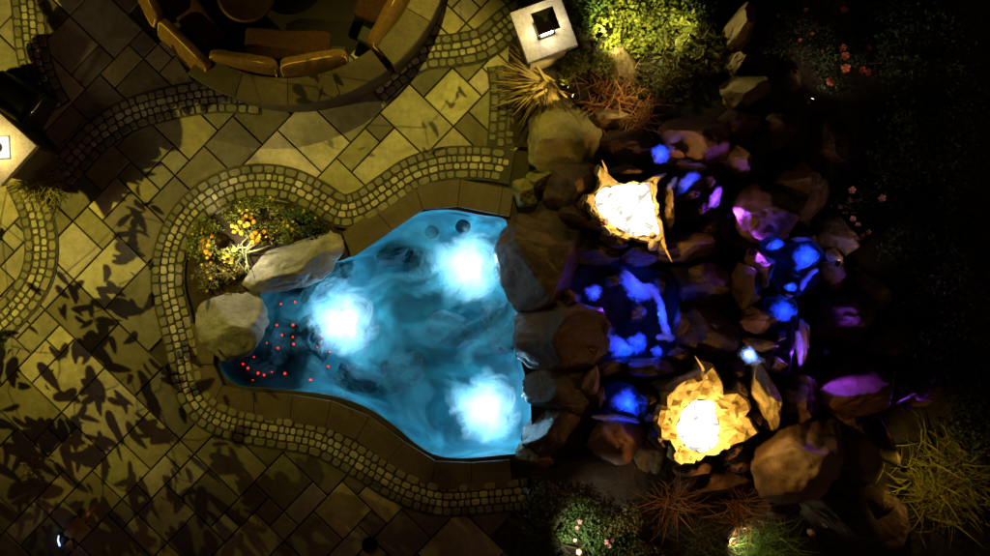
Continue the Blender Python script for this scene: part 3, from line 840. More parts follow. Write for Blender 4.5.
BLUE = (0.006, 0.05, 1.0)
VIO = (0.32, 0.06, 1.0)  # violet lamps by the rocks are unseen, assumed from the violet light there
def blue_lamp(px, py, z, e, lab, color=BLUE, r=0.05, up=0.05):
    p = P(px, py, z)
    t = empty('underwater_light', p, 0, lab, 'underwater light', 'blue lamps in the rock stream')
    lamp_body(t, r, M['hotlens'] if 'white hot' in lab else M['violetlens'] if color == VIO else M['bluelens'], 0.06, 'metal')
    light('blue_lamp', 'SPOT', (p.x, p.y, p.z + up), e, color, t, 0.02, (p.x, p.y + 1e-4, p.z + 5), 168, 0.35)
    return t

pond([(585, 268), (612, 262), (640, 268), (668, 278), (680, 300), (680, 330), (668, 350), (640, 358), (600, 360), (572, 350), (562, 325), (568, 295)], 0.30)
pond([(592, 392), (612, 384), (632, 386), (640, 404), (640, 420), (612, 424), (592, 416)], 0.34, 0.15)
pond([(652, 150), (660, 146), (668, 153), (664, 161), (655, 162)], 0.55, 0.15)
pond([(762, 243), (776, 238), (792, 246), (808, 240), (822, 252), (814, 264), (820, 272), (808, 288), (792, 296), (778, 288), (772, 274), (778, 262), (766, 254)], 0.82, 0.2)
pond([(764, 302), (792, 300), (796, 320), (794, 350), (788, 372), (772, 366), (774, 340)], 0.68, 0.2)

foam([(586, 290), (596, 286), (602, 291), (597, 298), (590, 299)], 0.31)
foam([(575, 327), (581, 316), (588, 318), (586, 328), (579, 336), (573, 333)], 0.31)
foam([(597, 308), (603, 308), (602, 313), (597, 313)], 0.31)
foam([(610, 337), (618, 336), (628, 344), (640, 349), (630, 354), (612, 355)], 0.31)
foam([(629, 340), (640, 334), (646, 340), (643, 348), (633, 348)], 0.32)
foam([(651, 350), (658, 346), (663, 352), (656, 356)], 0.31)
foam([(623, 272), (627, 270), (640, 282), (652, 286), (650, 296), (636, 300), (626, 292)], 0.36, bulge=0.08)
RIB = [([(644, 286), (654, 292), (660, 304), (663, 320), (667, 333), (674, 340)], [7, 8, 7, 6, 8, 7], [0.40, 0.38, 0.36, 0.35, 0.33, 0.32]), ([(655, 338), (664, 337), (674, 340)], [4, 6, 4], [0.33] * 3),
       ([(800, 292), (806, 279), (818, 268)], [3.5, 5, 4], [0.84, 0.86, 0.88]), ([(590, 416), (606, 418), (622, 418), (640, 422)], [3, 5, 5, 3], [0.37] * 4), ([(797, 330), (799, 345), (800, 366)], [4, 6, 4], [0.98, 0.98, 0.97])]
foam([(612, 402), (622, 392), (631, 388), (635, 402), (636, 414), (626, 410), (614, 408)], 0.36)
foam([(653, 151), (660, 146), (668, 152), (666, 160), (656, 162)], 0.58)
foam([(676, 190), (684, 178), (696, 172), (700, 178), (692, 184), (682, 194)], 0.64)
foam([(666, 188), (674, 178), (677, 182), (671, 192)], 0.64)
foam([(709, 204), (713, 193), (720, 188), (721, 196), (716, 206)], 0.64)
foam([(766, 248), (774, 241), (783, 243), (780, 248), (770, 250)], 0.84)
foam([(794, 262), (798, 250), (808, 246), (816, 254), (812, 262), (802, 268), (797, 270)], 0.84, bulge=0.07)
foam([(785, 287), (792, 283), (797, 288), (790, 293)], 0.84)
foam([(772, 310), (780, 301), (790, 306), (794, 312), (786, 320), (776, 318)], 0.70)
foam([(741, 354), (748, 347), (757, 354), (764, 362), (754, 364), (744, 362)], 0.60)

for a_ in RIB: ribbon(*a_)
EB = 2.2
for (px, py, z, e, lab, col) in [
    (594, 293, 0.16, 1.6, 'small blue underwater lamp at the top left of the blue pond', BLUE),
    (580, 326, 0.16, 2.0, 'blue underwater lamp at the left edge of the blue pond', BLUE),
    (622, 348, 0.14, 3.5, 'blue underwater lamp under the bright triangle at the bottom of the blue pond', BLUE),
    (638, 341, 0.16, 1.6, 'blue underwater lamp right beside the bright triangle in the blue pond', BLUE),
    (656, 351, 0.16, 0.9, 'weak blue underwater lamp at the foot of the blue waterfall', BLUE),
    (634, 287, 0.18, 4.0, 'blue underwater lamp at the head of the blue waterfall', BLUE),
    (660, 314, 0.18, 3.5, 'blue underwater lamp below the curve of the blue waterfall', BLUE),
    (627, 402, 0.24, 3.0, 'blue underwater lamp in the small triangular pool above the brown boulder', BLUE),
    (660, 154, 0.45, 1.8, 'blue underwater lamp by the pointed pink stone', BLUE),
    (688, 184, 0.48, 2.2, 'blue underwater lamp among the blue streaks under the broad red boulder', BLUE),
    (715, 198, 0.48, 0.7, 'violet underwater lamp right of the blue streaks', VIO),
    (775, 246, 0.68, 1.8, 'blue underwater lamp at the top left of the right blue pool', BLUE),
    (804, 258, 0.68, 3.6, 'brightest blue underwater lamp in the right blue pool', BLUE),
    (790, 287, 0.68, 1.4, 'blue underwater lamp at the lower end of the right blue pool', BLUE),
    (782, 311, 0.54, 2.0, 'blue underwater lamp in the narrow falls under the right blue pool', BLUE),
    (748, 354, 0.56, 2.5, 'blue lamp with white hot centre beside the gold flecked ledge', BLUE),
    (786, 352, 0.55, 2.2, 'assumed violet underwater lamp left of the narrow pink and blue slab', VIO),
    (729, 216, 0.45, 9.0, 'assumed violet lamp hidden under the boulder with the curved violet edge', VIO),
    (826, 352, 0.55, 11.0, 'assumed violet lamp under the wide boulder with violet upper edge', VIO),
    (752, 252, 0.6, 5.0, 'assumed violet lamp at the lower tip of the boulder with the curved violet edge', VIO),
    (806, 380, 0.55, 5.0, 'assumed violet lamp at the left tip of the wide boulder with violet upper edge', VIO),
    (606, 306, 0.24, 0.9, 'assumed violet lamp under water in the middle of the blue pond', VIO),
    (575, 350, 0.24, 1.2, 'assumed violet lamp under water at the lower left bank of the blue pond', VIO),
    (690, 290, 0.35, 1.2, 'blue lamp in the blue sliver of water beside the brown boulder', BLUE),
    (908, 408, 0.35, 0.8, 'assumed violet lamp by the faint violet rock at the dark right border', VIO),
]:
    blue_lamp(px, py, z, e * (EB if col is BLUE else 3.2), lab, col)

# ------------------------------------------------------------------ the two glowing pits
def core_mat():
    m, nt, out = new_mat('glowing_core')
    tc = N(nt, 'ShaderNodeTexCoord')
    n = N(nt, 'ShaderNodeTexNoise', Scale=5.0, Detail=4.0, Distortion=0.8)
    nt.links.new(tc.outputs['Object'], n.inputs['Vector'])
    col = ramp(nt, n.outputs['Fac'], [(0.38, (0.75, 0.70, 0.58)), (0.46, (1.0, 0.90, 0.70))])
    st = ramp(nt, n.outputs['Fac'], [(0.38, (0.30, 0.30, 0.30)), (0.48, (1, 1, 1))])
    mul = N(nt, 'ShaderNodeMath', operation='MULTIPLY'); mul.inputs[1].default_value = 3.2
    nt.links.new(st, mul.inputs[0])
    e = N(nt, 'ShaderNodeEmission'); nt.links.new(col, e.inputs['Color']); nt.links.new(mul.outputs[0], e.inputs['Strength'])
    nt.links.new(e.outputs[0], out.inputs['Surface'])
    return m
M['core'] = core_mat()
M['flame'] = glow_mat('flame_tongue', (1.0, 0.42, 0.06), 1.1)

def glowing_pit(outer, inner, zr, zc, lab, tongues, energy, lampz, seed):
    rd = random.Random(seed)
    c = (sum(p[0] for p in inner) / len(inner), sum(p[1] for p in inner) / len(inner))
    o = P(*c, zc); base = Vector((o.x, o.y, 0))
    t = empty('glowing_pit', base, 0, lab, 'glowing pit', 'two glowing pits among the boulders')
    def ringpts(poly, z, sc=1.0, jz=0.0, n=56):
        # resample by angle about the centre so the rings match
        out = []
        for k in range(n):
            a = 2 * math.pi * k / n
            d = (math.cos(a), math.sin(a)); best = 0
            for i in range(len(poly)):
                x1, y1 = poly[i - 1][0] - c[0], poly[i - 1][1] - c[1]; x2, y2 = poly[i][0] - c[0], poly[i][1] - c[1]
                den = d[0] * (y2 - y1) - d[1] * (x2 - x1)
                if abs(den) < 1e-9: continue
                s = (x1 * (y2 - y1) - y1 * (x2 - x1)) / den
                u = (x1 * d[1] - y1 * d[0]) / den
                if s > 0 and -1e-6 <= u <= 1 + 1e-6: best = max(best, s)
            out.append((c[0] + d[0] * best * sc, c[1] + d[1] * best * sc, z + rd.uniform(-jz, jz)))
        return [P(x, y, zz) - base for x, y, zz in out]
    R0 = ringpts(inner, zc - 0.02, 1.05); R2 = ringpts(outer, zr, 1.0, 0.05)
    def rough(p, am):
        q = p * 6.5 + Vector((seed, 0, 0))
        return p + am * Vector((noise.noise(q), noise.noise(q + Vector((9, 3, 0))), 1.6 * noise.noise(q * 1.7 + Vector((3, 9, 4)))))
    RM = [[rough(a.lerp(b, f_), 0.075) for a, b in zip(R0, R2)] for f_ in (0.2, 0.4, 0.6, 0.8)]
    R2 = [rough(p, 0.08) for p in R2]
    R3 = [p + Vector((p.x * 0.06, p.y * 0.06, -0.04)) for p in R2]
    R4 = [Vector((p.x * 1.1, p.y * 1.1, -0.1)) for p in R2]
    bm = bmesh.new()
    rr = [[bm.verts.new(p) for p in r] for r in (R0, *RM, R2, R3, R4)]
    for a, b in zip(rr, rr[1:]):
        for i in range(len(a)):
            j = (i + 1) % len(a); bm.faces.new((a[i], a[j], b[j], b[i]))
    bmesh.ops.recalc_face_normals(bm, faces=bm.faces)
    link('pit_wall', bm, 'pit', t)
    bm = bmesh.new()
    core_r = [p * (1 + 0.10 * noise.noise(p * 9 + Vector((seed, 2, 1))) + 0.06 * noise.noise(p * 23)) for p in ringpts(inner, zc, 1.06)]
    cv = bm.verts.new(P(*c, zc + 0.06) - base); prev = None
    for q in (0.25, 0.5, 0.75, 1.0):
        cur = []
        for p in core_r:
            v = Vector((p.x * q, p.y * q, zc + 0.06 * (1 - q) + 0.03 * noise.noise(Vector((p.x * q * 7 + seed, p.y * q * 7, 0)))))
            cur.append(bm.verts.new(v))
        for k in range(len(cur)):
            j = (k + 1) % len(cur)
            if prev: bm.faces.new((prev[k], cur[k], cur[j], prev[j]))
            else: bm.faces.new((cv, cur[k], cur[j]))
        prev = cur
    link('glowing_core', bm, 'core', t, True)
    for (xa, ya, xb, yb, w) in tongues:
        bm = bmesh.new()
        A, B = P(xa, ya, zr - 0.12) - base, P(xb, yb, zr + 0.18) - base
        side = (B - A).cross(Vector((0, 0, 1))).normalized()
        mid = A.lerp(B, 0.5) + side * w * 0.5 + Vector((0, 0, 0.04))
        pts = [A, A.lerp(mid, 0.6), mid, mid.lerp(B, 0.55), B]
        for i_, p in enumerate(pts): pass
        tube(bm, pts, w, 0.002, 8)
        link('flame_tongue', bm, 'flame', t, True)
    light('pit_lamp', 'POINT', (o.x, o.y, lampz), energy, (1.0, 0.48, 0.09), t, 0.08)
    light('pit_lamp', 'POINT', (o.x, o.y, zc + 0.17), energy * 0.75, (1.0, 0.68, 0.22), t, 0.08)
    return t

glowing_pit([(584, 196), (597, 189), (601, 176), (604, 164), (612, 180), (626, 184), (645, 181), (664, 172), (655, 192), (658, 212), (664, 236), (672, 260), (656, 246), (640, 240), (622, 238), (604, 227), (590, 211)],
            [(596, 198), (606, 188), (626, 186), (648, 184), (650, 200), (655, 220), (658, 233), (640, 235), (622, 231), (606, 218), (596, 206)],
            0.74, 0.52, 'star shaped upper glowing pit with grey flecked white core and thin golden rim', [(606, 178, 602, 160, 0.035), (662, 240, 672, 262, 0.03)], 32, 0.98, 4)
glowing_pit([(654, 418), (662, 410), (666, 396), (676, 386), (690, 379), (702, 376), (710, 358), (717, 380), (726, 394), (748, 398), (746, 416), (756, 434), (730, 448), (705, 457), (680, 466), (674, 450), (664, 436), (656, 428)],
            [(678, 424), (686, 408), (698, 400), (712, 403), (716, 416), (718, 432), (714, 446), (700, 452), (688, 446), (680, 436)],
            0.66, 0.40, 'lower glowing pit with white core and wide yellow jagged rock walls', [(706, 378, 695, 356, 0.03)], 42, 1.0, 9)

# ------------------------------------------------------------------ stone pillars with lanterns
M['pane'] = glow_mat('lit_frosted_pane', (1.0, 0.88, 0.62), 24.0)
M['diffuser'] = glow_mat('lit_diffuser', (1.0, 0.92, 0.75), 1.3)
def pillar(px, py, rz, zc, size, label, lantern_label, roof, e):
    p = P(px, py, zc)
    t = empty('stone_pillar', (p.x, p.y, 0), rz, label, 'pillar')
    bm = bmesh.new(); bm_box(bm, (0, 0, (zc - 0.07) / 2 - 0.02), (size * 0.74, size * 0.74, zc - 0.07 + 0.0), 0, 0.01); link('shaft', bm, 'wall', t)
    bm = bmesh.new(); bm_box(bm, (0, 0, zc - 0.04), (size, size, 0.09), 0, 0.012); link('cap', bm, 'cap', t)
    l = empty('lantern', (p.x, p.y, zc + 0.006), rz, lantern_label, 'lantern')
    if roof:
        bm = bmesh.new(); bm_box(bm, (0, 0, 0.015), (0.24, 0.24, 0.03), 0, 0.005); link('base', bm, 'metal', l)
        for sx in (-1, 1):
            for sy in (-1, 1):
                bm = bmesh.new(); bm_box(bm, (sx * 0.10, sy * 0.10, 0.20), (0.018, 0.018, 0.34)); link('post', bm, 'metal', l)
        bm = bmesh.new()
        a = [bm.verts.new((x * 0.155, y * 0.155, 0.37)) for x, y in ((-1, -1), (1, -1), (1, 1), (-1, 1))]
        b = [bm.verts.new((x * 0.145, y * 0.145, 0.40)) for x, y in ((-1, -1), (1, -1), (1, 1), (-1, 1))]
        d = [bm.verts.new((x * 0.03, y * 0.03, 0.45)) for x, y in ((-1, -1), (1, -1), (1, 1), (-1, 1))]
        bm.faces.new(list(reversed(a))); bm.faces.new(d)
        for A, B in ((a, b), (b, d)):
            for i in range(4): bm.faces.new((A[i], A[(i + 1) % 4], B[(i + 1) % 4], B[i]))
        link('roof', bm, 'metal', l)
        for k in range(4):
            bm = bmesh.new(); bm_box(bm, (0.098, 0, 0.20), (0.006, 0.176, 0.32)); bmesh.ops.rotate(bm, verts=bm.verts, cent=(0, 0, 0), matrix=Matrix.Rotation(k * math.pi / 2, 3, 'Z'))
            link('glass_pane', bm, 'pane', l)
    else:
        bm = bmesh.new(); bm_box(bm, (0, 0, 0.02), (0.3, 0.3, 0.04), R(45), 0.01); link('diffuser', bm, 'diffuser', l)
        bm = bmesh.new(); lathe(bm, [(0.075, 0.04), (0.075, 0.10), (0.065, 0.11), (0.06, 0.06), (0.0, 0.06)], 28); link('ring', bm, 'metal', l, True)
        bm = bmesh.new(); lathe(bm, [(0.035, 0.055), (0.035, 0.10), (0.0, 0.12)], 20); link('bulb', bm, plain_mat('grey_glass', (0.3, 0.3, 0.28), 0.2), l, True)
        light('lantern_lamp', 'POINT', (p.x, p.y, zc + 0.33), e, (1.0, 0.76, 0.28), l, 0.05)
pillar(544, 29, R(20), 1.2, 0.74, 'square stone pillar with pale cap at the top edge behind the spiky grass', 'square black roofed lantern glowing white on the pillar at the top edge', True, 34)
pillar(-1, 148, R(48), 0.9, 0.76, 'stone pillar with pale cap cut by the left edge', 'open white lantern with a dark ring on the left edge pillar', False, 20)

# ------------------------------------------------------------------ curved seating
CF = P(*FIRE_PX, 0.6)
def arc_block(bm, r0, r1, a0, a1, z0, z1, n=24, bev=0.0):
    ring = []
    for i in range(n + 1):
        a = a0 + (a1 - a0) * i / n
        d = Vector((math.sin(a), -math.cos(a), 0))       # a = 0 points down the picture
        q = []
        for (r, z) in ((r0, z0), (r1, z0), (r1, z1 - bev), (r1 - bev, z1), (r0 + bev, z1), (r0, z1 - bev)) if bev else ((r0, z0), (r1, z0), (r1, z1), (r0, z1)):
            q.append(bm.verts.new(d * r + Vector((0, 0, z))))
        ring.append(q)
    m_ = len(ring[0])
    for a, b in zip(ring, ring[1:]):
        for k in range(m_): bm.faces.new((a[k], a[(k + 1) % m_], b[(k + 1) % m_], b[k]))
    bm.faces.new(ring[0]); bm.faces.new(list(reversed(ring[-1])))
    bmesh.ops.recalc_face_normals(bm, faces=bm.faces)
pxm = PPM * H / (H - 0.7)
RO, RI = 165 / pxm, 139 / pxm
for (a0, a1, lab) in [(-36, 38, 'long curved dark stone bench wall round the seating circle'), (40.5, 100, 'short curved stone bench wall, lit olive, right of the narrow gap')]:
    t = empty('seat_wall', CF * 1.0, 0, lab, 'wall'); t.location.z = 0
    bm = bmesh.new(); arc_block(bm, RI + 0.03, RO - 0.02, R(a0), R(a1), -0.03, 0.64, 40); link('wall', bm, 'darkwall', t)
    nb = 4 if a1 - a0 > 65 else 3
    for i in range(nb):
        s0 = a0 + (a1 - a0) * i / nb; s1 = a0 + (a1 - a0) * (i + 1) / nb
        bm = bmesh.new(); arc_block(bm, RI, RO + 0.02, R(s0 + 0.15), R(s1 - 0.15), 0.642, 0.72, 12, 0.012); link('cap_stone', bm, 'shadecap' if a0 < 0 else 'litcap', t)  # same cap stone, shade and lamplight put into two separate colours

def soft_box(bm, sx, sy, sz, bev, bend=0.0, seed=0):
    bmesh.ops.create_cube(bm, size=1.0)
    bmesh.ops.subdivide_edges(bm, edges=bm.edges, cuts=9, use_grid_fill=True)
    for v in bm.verts:
        x, y, z = v.co
        e = 7
        l = (abs(2 * x) ** e + abs(2 * y) ** e + abs(2 * z) ** e) ** (1 / e)
        m_ = max(abs(2 * x), abs(2 * y), abs(2 * z))
        k = m_ / l
        puff = 1 + 0.12 * (1 - (2 * x) ** 2) * (1 - (2 * y) ** 2)
        v.co = Vector((x * k * sx, y * k * sy, z * k * sz * puff))
        v.co += 0.012 * Vector((noise.noise(v.co * 7 + Vector((seed, 0, 0))), noise.noise(v.co * 7 + Vector((0, seed, 5))), noise.noise(v.co * 5 + Vector((9, 0, seed)))))
        v.co.y += bend * v.co.x ** 2

def lounge(theta, lab, rpx=118):
    rm = rpx / pxm
    d = Vector((math.sin(theta), -math.cos(theta), 0))
    t = empty('lounge_seat', Vector((CF.x, CF.y, 0)) + d * rm, theta, lab, 'sofa', 'lounge seats round the seating circle')
    bm = bmesh.new(); bm_box(bm, (0, 0.0, 0.17), (1.75, 0.62, 0.3), 0, 0.03); link('frame', bm, 'dark', t)
    bm = bmesh.new(); soft_box(bm, 1.25, 0.44, 0.16, 0, 0.10, 1); o = link('seat_cushion', bm, 'cushion', t, True, (0.04, 0.24, 0.40))
    for sx, rz in ((-0.51, -0.10), (0.51, 0.22)):
        bm = bmesh.new(); soft_box(bm, 0.97, 0.44, 0.15, 0, 0.0, 3 + sx); o = link('back_cushion', bm, 'backcush', t, True, (sx, -0.14 + (0.05 if sx > 0 else 0), 0.62)); o.rotation_euler = (R(60), 0, rz)
        bm = bmesh.new()
        pts = []
        for k in range(41):
            a = 2 * math.pi * k / 40
            ca_, sa_ = math.cos(a), math.sin(a)
            pts.append((math.copysign(abs(ca_) ** 0.35, ca_) * 0.47, math.copysign(abs(sa_) ** 0.35, sa_) * 0.20, 0.055))
        tube(bm, pts, 0.012, 0.012, 6)
        link('piping', bm, 'piping', o, True)
    return t
lounge(R(-3), 'brown cushioned lounge seat at the bottom of the seating circle')
lounge(R(-57), 'brown cushioned lounge seat at the upper left of the seating circle', 139)
lounge(R(68), 'brown cushioned lounge seat at the upper right of the seating circle')
# fire table in the middle
t = empty('fire_table', P(246, -6, 0.4) - Vector((0, 0, 0.4)), 0, 'round dark brown table cut by the top edge inside the seating circle', 'table')
bm = bmesh.new(); lathe(bm, [(0.22, 0.0), (0.2, 0.1), (0.26, 0.3), (0.26, 0.34)], 32); link('base', bm, 'dark', t, True)
bm = bmesh.new(); lathe(bm, [(0.30, 0.34), (0.42, 0.38), (0.43, 0.42), (0.38, 0.42), (0.30, 0.37), (0.0, 0.36)], 40); link('top', bm, 'bronze', t, True)
# dark cabinet beside the left pillar
p = P(20, 100, 0.4)
t = empty('barbecue', (p.x, p.y, 0), R(-32), 'black barbecue with two shiny handles beside the left edge pillar', 'barbecue')
bm = bmesh.new(); bm_box(bm, (0, 0, 0.3), (0.62, 0.5, 0.56), 0, 0.02); link('cabinet', bm, 'dark', t)
bm = bmesh.new()
arc = [(0.26 * math.cos(R(180 * k / 16)), 0.26 * math.sin(R(180 * k / 16))) for k in range(17)]
A = [[bm.verts.new((x, y_, 0.585 + z_ * 0.7)) for y_, z_ in arc] for x in (-0.31, 0.31)]
for i in range(16): bm.faces.new((A[0][i], A[0][i + 1], A[1][i + 1], A[1][i]))
bm.faces.new(A[0]); bm.faces.new(list(reversed(A[1])))
bmesh.ops.recalc_face_normals(bm, faces=bm.faces)
link('lid', bm, 'metal', t)
bm = bmesh.new(); tube(bm, [(0.36, -0.12, 0.62), (0.40, -0.08, 0.66), (0.41, 0.1, 0.67), (0.40, 0.24, 0.66), (0.36, 0.28, 0.62)], 0.018, 0.012, 8); link('handle', bm, 'steel', t, True)
bm = bmesh.new(); tube(bm, [(0.38, -0.3, 0.60), (0.50, -0.28, 0.60)], 0.014, 0.014, 8); link('handle', bm, 'steel', t, True)

# ------------------------------------------------------------------ plants
def blade(bm, p, az, length, tilt, w, droop, seg=4, fold=0.0):
    d = Vector((math.cos(az), math.sin(az), 0)); s = Vector((-d.y, d.x, 0))
    L = []
    q = Vector(p); el = tilt
    for i in range(seg + 1):
        t = i / seg
        ww = w * (1 - t) ** 0.7 * (0.6 + 0.8 * min(t * 3, 1)) if i < seg else 0
        if i < seg: L.append((bm.verts.new(q - s * ww), bm.verts.new(q + s * ww)))
        else: tip = bm.verts.new(q)
        q = q + (d * math.cos(el) + Vector((0, 0, math.sin(el)))) * length / seg
        el -= droop / seg
    for a, b in zip(L, L[1:]): bm.faces.new((a[0], a[1], b[1], b[0]))
    bm.faces.new((L[-1][0], L[-1][1], tip))

def tuft(px, py, r_px, n, mat, label, w=0.012, seed=0, sector=None, spread=0.05, hz=0.0, tilt=(0.2, 1.3), droop=1.2, name='ornamental_grass', cat='grass', group=None):
    rd = random.Random(seed); bm = bmesh.new()
    r = r_px / PPM
    for _ in range(n):
        az = rd.uniform(*sector) if sector else rd.uniform(0, 2 * math.pi)
        tl = rd.uniform(*tilt)
        blade(bm, (rd.gauss(0, spread), rd.gauss(0, spread), rd.uniform(0, 0.04)), az, r * rd.uniform(0.45, 1.35), tl, w * rd.uniform(0.6, 1.3), droop * rd.uniform(0.5, 1.3))
    p = P(px, py, 0.2 + hz)
    z = soil_h(p.x, p.y) - 0.01 if p.x > P(520, 0).x else 0.0
    o = link(name, bm, mat, loc=(p.x, p.y, max(z, hz)))
    return tag(o, label, cat, group)

def leafcard(bm, p, nrm, up, l, w):
    """a leaf: pointed, folded along its midrib"""
    n_ = nrm.normalized(); u = (up - n_ * up.dot(n_))
    if u.length < 1e-4: u = n_.orthogonal()
    u.normalize(); s = n_.cross(u)
    a = bm.verts.new(p); b = bm.verts.new(p + u * l * 0.45 + s * w + n_ * w * 0.35); c = bm.verts.new(p + u * l); d = bm.verts.new(p + u * l * 0.45 - s * w + n_ * w * 0.35); m_ = bm.verts.new(p + u * l * 0.45)
    bm.faces.new((a, b, m_)); bm.faces.new((b, c, m_)); bm.faces.new((a, m_, d)); bm.faces.new((m_, c, d))

def flower_mesh(r, petals, mat, double=False):
    bm = bmesh.new()
    for layer in range(2 if double else 1):
        for k in range(petals):
            a = 2 * math.pi * (k + 0.5 * layer) / petals; rr = r * (1 - 0.35 * layer)
            d = Vector((math.cos(a), math.sin(a), 0.25 + 0.5 * layer))
            s = Vector((-math.sin(a), math.cos(a), 0))
            p0 = bm.verts.new((0, 0, 0.01 * layer)); p1 = bm.verts.new(d * rr * 0.6 + s * rr * 0.35); p2 = bm.verts.new(d * rr * Vector((1, 1, 0.8)).z); p3 = bm.verts.new(d * rr * 0.6 - s * rr * 0.35)
            bm.faces.new((p0, p1, p2)); bm.faces.new((p0, p2, p3))
    me = bpy.data.meshes.new('flower'); bm.to_mesh(me); bm.free(); me.materials.append(M[mat])
    return me

def shrub(px, py, rx, ry, hgt, n, leaf, mat, label, seed=0, flowers=0, fmat=None, fr=0.03, z0=None, name='shrub', cat='shrub', group=None, lw=0.4, petals=5, double=False, fpos=None, clump=9, crs=(0.28, 0.5)):
    rd = random.Random(seed)
    p = P(px, py, hgt * 0.6); k = (H - hgt * .6) / H / PPM
    if z0 is None: z0 = soil_h(p.x, p.y) if p.x > P(520, 0).x else 0.02
    t = empty(name, (p.x, p.y, z0 - 0.02), 0, label, cat, group)
    rx *= k; ry *= k
    bm = bmesh.new(); cl = []
    for i in range(max(4, clump)):
        a = rd.uniform(0, 2 * math.pi); q = rd.uniform(0.1, 0.8)
        c = Vector((rx * q * math.cos(a), ry * q * math.sin(a), hgt * rd.uniform(0.35, 0.8)))
        cl.append((c, rd.uniform(*crs)))
        tube(bm, [(0, 0, 0), c * 0.5 + Vector((0, 0, 0.05 * hgt)), c], 0.012 + 0.01 * hgt, 0.004, 5)
    link('stem', bm, 'bark', t)
    bm = bmesh.new()
    for i in range(n):
        c, cr = rd.choice(cl)
        d = Vector((rd.gauss(0, 1), rd.gauss(0, 1), rd.gauss(0.3, 0.8))).normalized()
        q = rd.uniform(0.45, 1.0) if rd.random() < 0.9 else rd.uniform(1.0, 1.35)
        pos = c + Vector((d.x * rx * cr * q, d.y * ry * cr * q, d.z * hgt * cr * q))
        pos.z = max(0.02, pos.z)
        leafcard(bm, pos, (d + Vector((rd.gauss(0, .4), rd.gauss(0, .4), 0.7 + rd.gauss(0, .3)))), Vector((rd.gauss(0, 1), rd.gauss(0, 1), 0.3)) + d, leaf * rd.uniform(0.6, 1.3), leaf * lw * rd.uniform(0.6, 1.1))
    link('foliage', bm, mat, t)
    me = flower_mesh(fr, petals, fmat, double) if fmat else None
    spots = []
    if fpos: spots = [P(x, y, z0 + hgt) - Vector(t.location) for x, y in fpos]
    else:
        for i in range(flowers):
            c, cr = rd.choice(cl); a = rd.uniform(0, 6.28)
            spots.append(c + Vector((math.cos(a) * rx * cr * .8, math.sin(a) * ry * cr * .8, hgt * cr * rd.uniform(0.7, 1.0))))
    for s_ in spots:
        o = bpy.data.objects.new('flower', me); COL.objects.link(o); o.parent = t; o.location = s_
        o.rotation_euler = (rd.uniform(-.5, .5), rd.uniform(-.5, .5), rd.uniform(0, 6)); sc = rd.uniform(0.7, 1.25); o.scale = (sc, sc, sc)
    return t

# top right planting
M['bedleaf'] = leaf_mat('bed_leaf', (0.10, 0.13, 0.02), (0.22, 0.23, 0.045))
M['bedolive'] = leaf_mat('bed_olive_leaf', (0.10, 0.09, 0.02), (0.2, 0.17, 0.05))
tuft(546, 82, 46, 190, 'straw', 'spiky straw coloured grass tuft under the lit pillar at the top', 0.019, 1, (2.3, 5.4), tilt=(0.15, 1.0), droop=0.5)
tuft(612, 100, 40, 170, 'rust', 'rusty brown grass tuft above the upper glowing pit', 0.009, 2, spread=0.2, tilt=(0.2, 1.4), droop=1.5)
tuft(640, 120, 30, 110, 'rust', 'small reddish grass tuft at the left of the broad red boulder', 0.008, 3, spread=0.12, tilt=(0.2, 1.2), droop=0.9)
shrub(640, 14, 76, 42, 0.55, 3600, 0.075, 'lime', 'bright lime green shrub at the top edge right of the lit pillar', 5, clump=26, crs=(0.16, 0.34))
shrub(585, 12, 24, 26, 0.45, 700, 0.06, 'green', 'dark green shrub squeezed between the lit pillar and the lime shrub', 6, clump=8)
shrub(577, 66, 20, 24, 0.45, 900, 0.05, 'lime', 'small yellow green shrub beside the spiky straw grass', 7, clump=7)
shrub(690, 55, 40, 36, 0.55, 420, 0.16, 'olive', 'broad leaved olive plant below the lime shrub', 8, clump=12, lw=0.22)
shrub(690, 15, 34, 24, 0.5, 900, 0.06, 'deep', 'dark shrub behind the broad leaved olive plant', 9, clump=9)
shrub(790, 28, 46, 40, 0.6, 1500, 0.05, 'deep', 'dark shrub with small orange flowers right of the standing stone', 10, fmat='redpetal', fr=0.045, fpos=[(798, 22), (806, 10), (815, 25), (822, 52), (800, 40), (778, 16), (812, 34), (790, 52)])
shrub(852, 62, 46, 40, 0.7, 1500, 0.05, 'deep', 'dark shrub with large red flowers at the upper right', 11, fmat='redpetal', fr=0.075, fpos=[(843, 48), (845, 56), (846, 68), (862, 70), (868, 72), (869, 48), (844, 10), (830, 82)])
shrub(862, 210, 40, 44, 0.8, 1400, 0.05, 'deep', 'dark shrub with pink flowers right of the egg shaped boulder', 12, fmat='pinkpetal', fr=0.06, fpos=[(840, 207), (850, 200), (853, 219), (858, 225), (868, 232), (862, 236), (852, 190), (882, 198)])
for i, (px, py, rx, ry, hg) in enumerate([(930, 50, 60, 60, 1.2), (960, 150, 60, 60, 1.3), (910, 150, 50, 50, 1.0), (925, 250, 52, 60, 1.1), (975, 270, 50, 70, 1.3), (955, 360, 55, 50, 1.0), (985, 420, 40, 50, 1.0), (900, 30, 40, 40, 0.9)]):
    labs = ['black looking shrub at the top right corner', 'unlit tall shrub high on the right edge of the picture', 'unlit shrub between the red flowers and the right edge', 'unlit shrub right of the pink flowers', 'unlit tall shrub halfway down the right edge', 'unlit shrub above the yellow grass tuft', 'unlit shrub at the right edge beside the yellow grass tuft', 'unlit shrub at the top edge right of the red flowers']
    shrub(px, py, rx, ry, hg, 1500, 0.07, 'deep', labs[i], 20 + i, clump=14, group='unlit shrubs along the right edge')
shrub(905, 300, 26, 40, 0.5, 400, 0.06, 'olive', 'small dull olive plant beside the pale slanting boulder', 31)
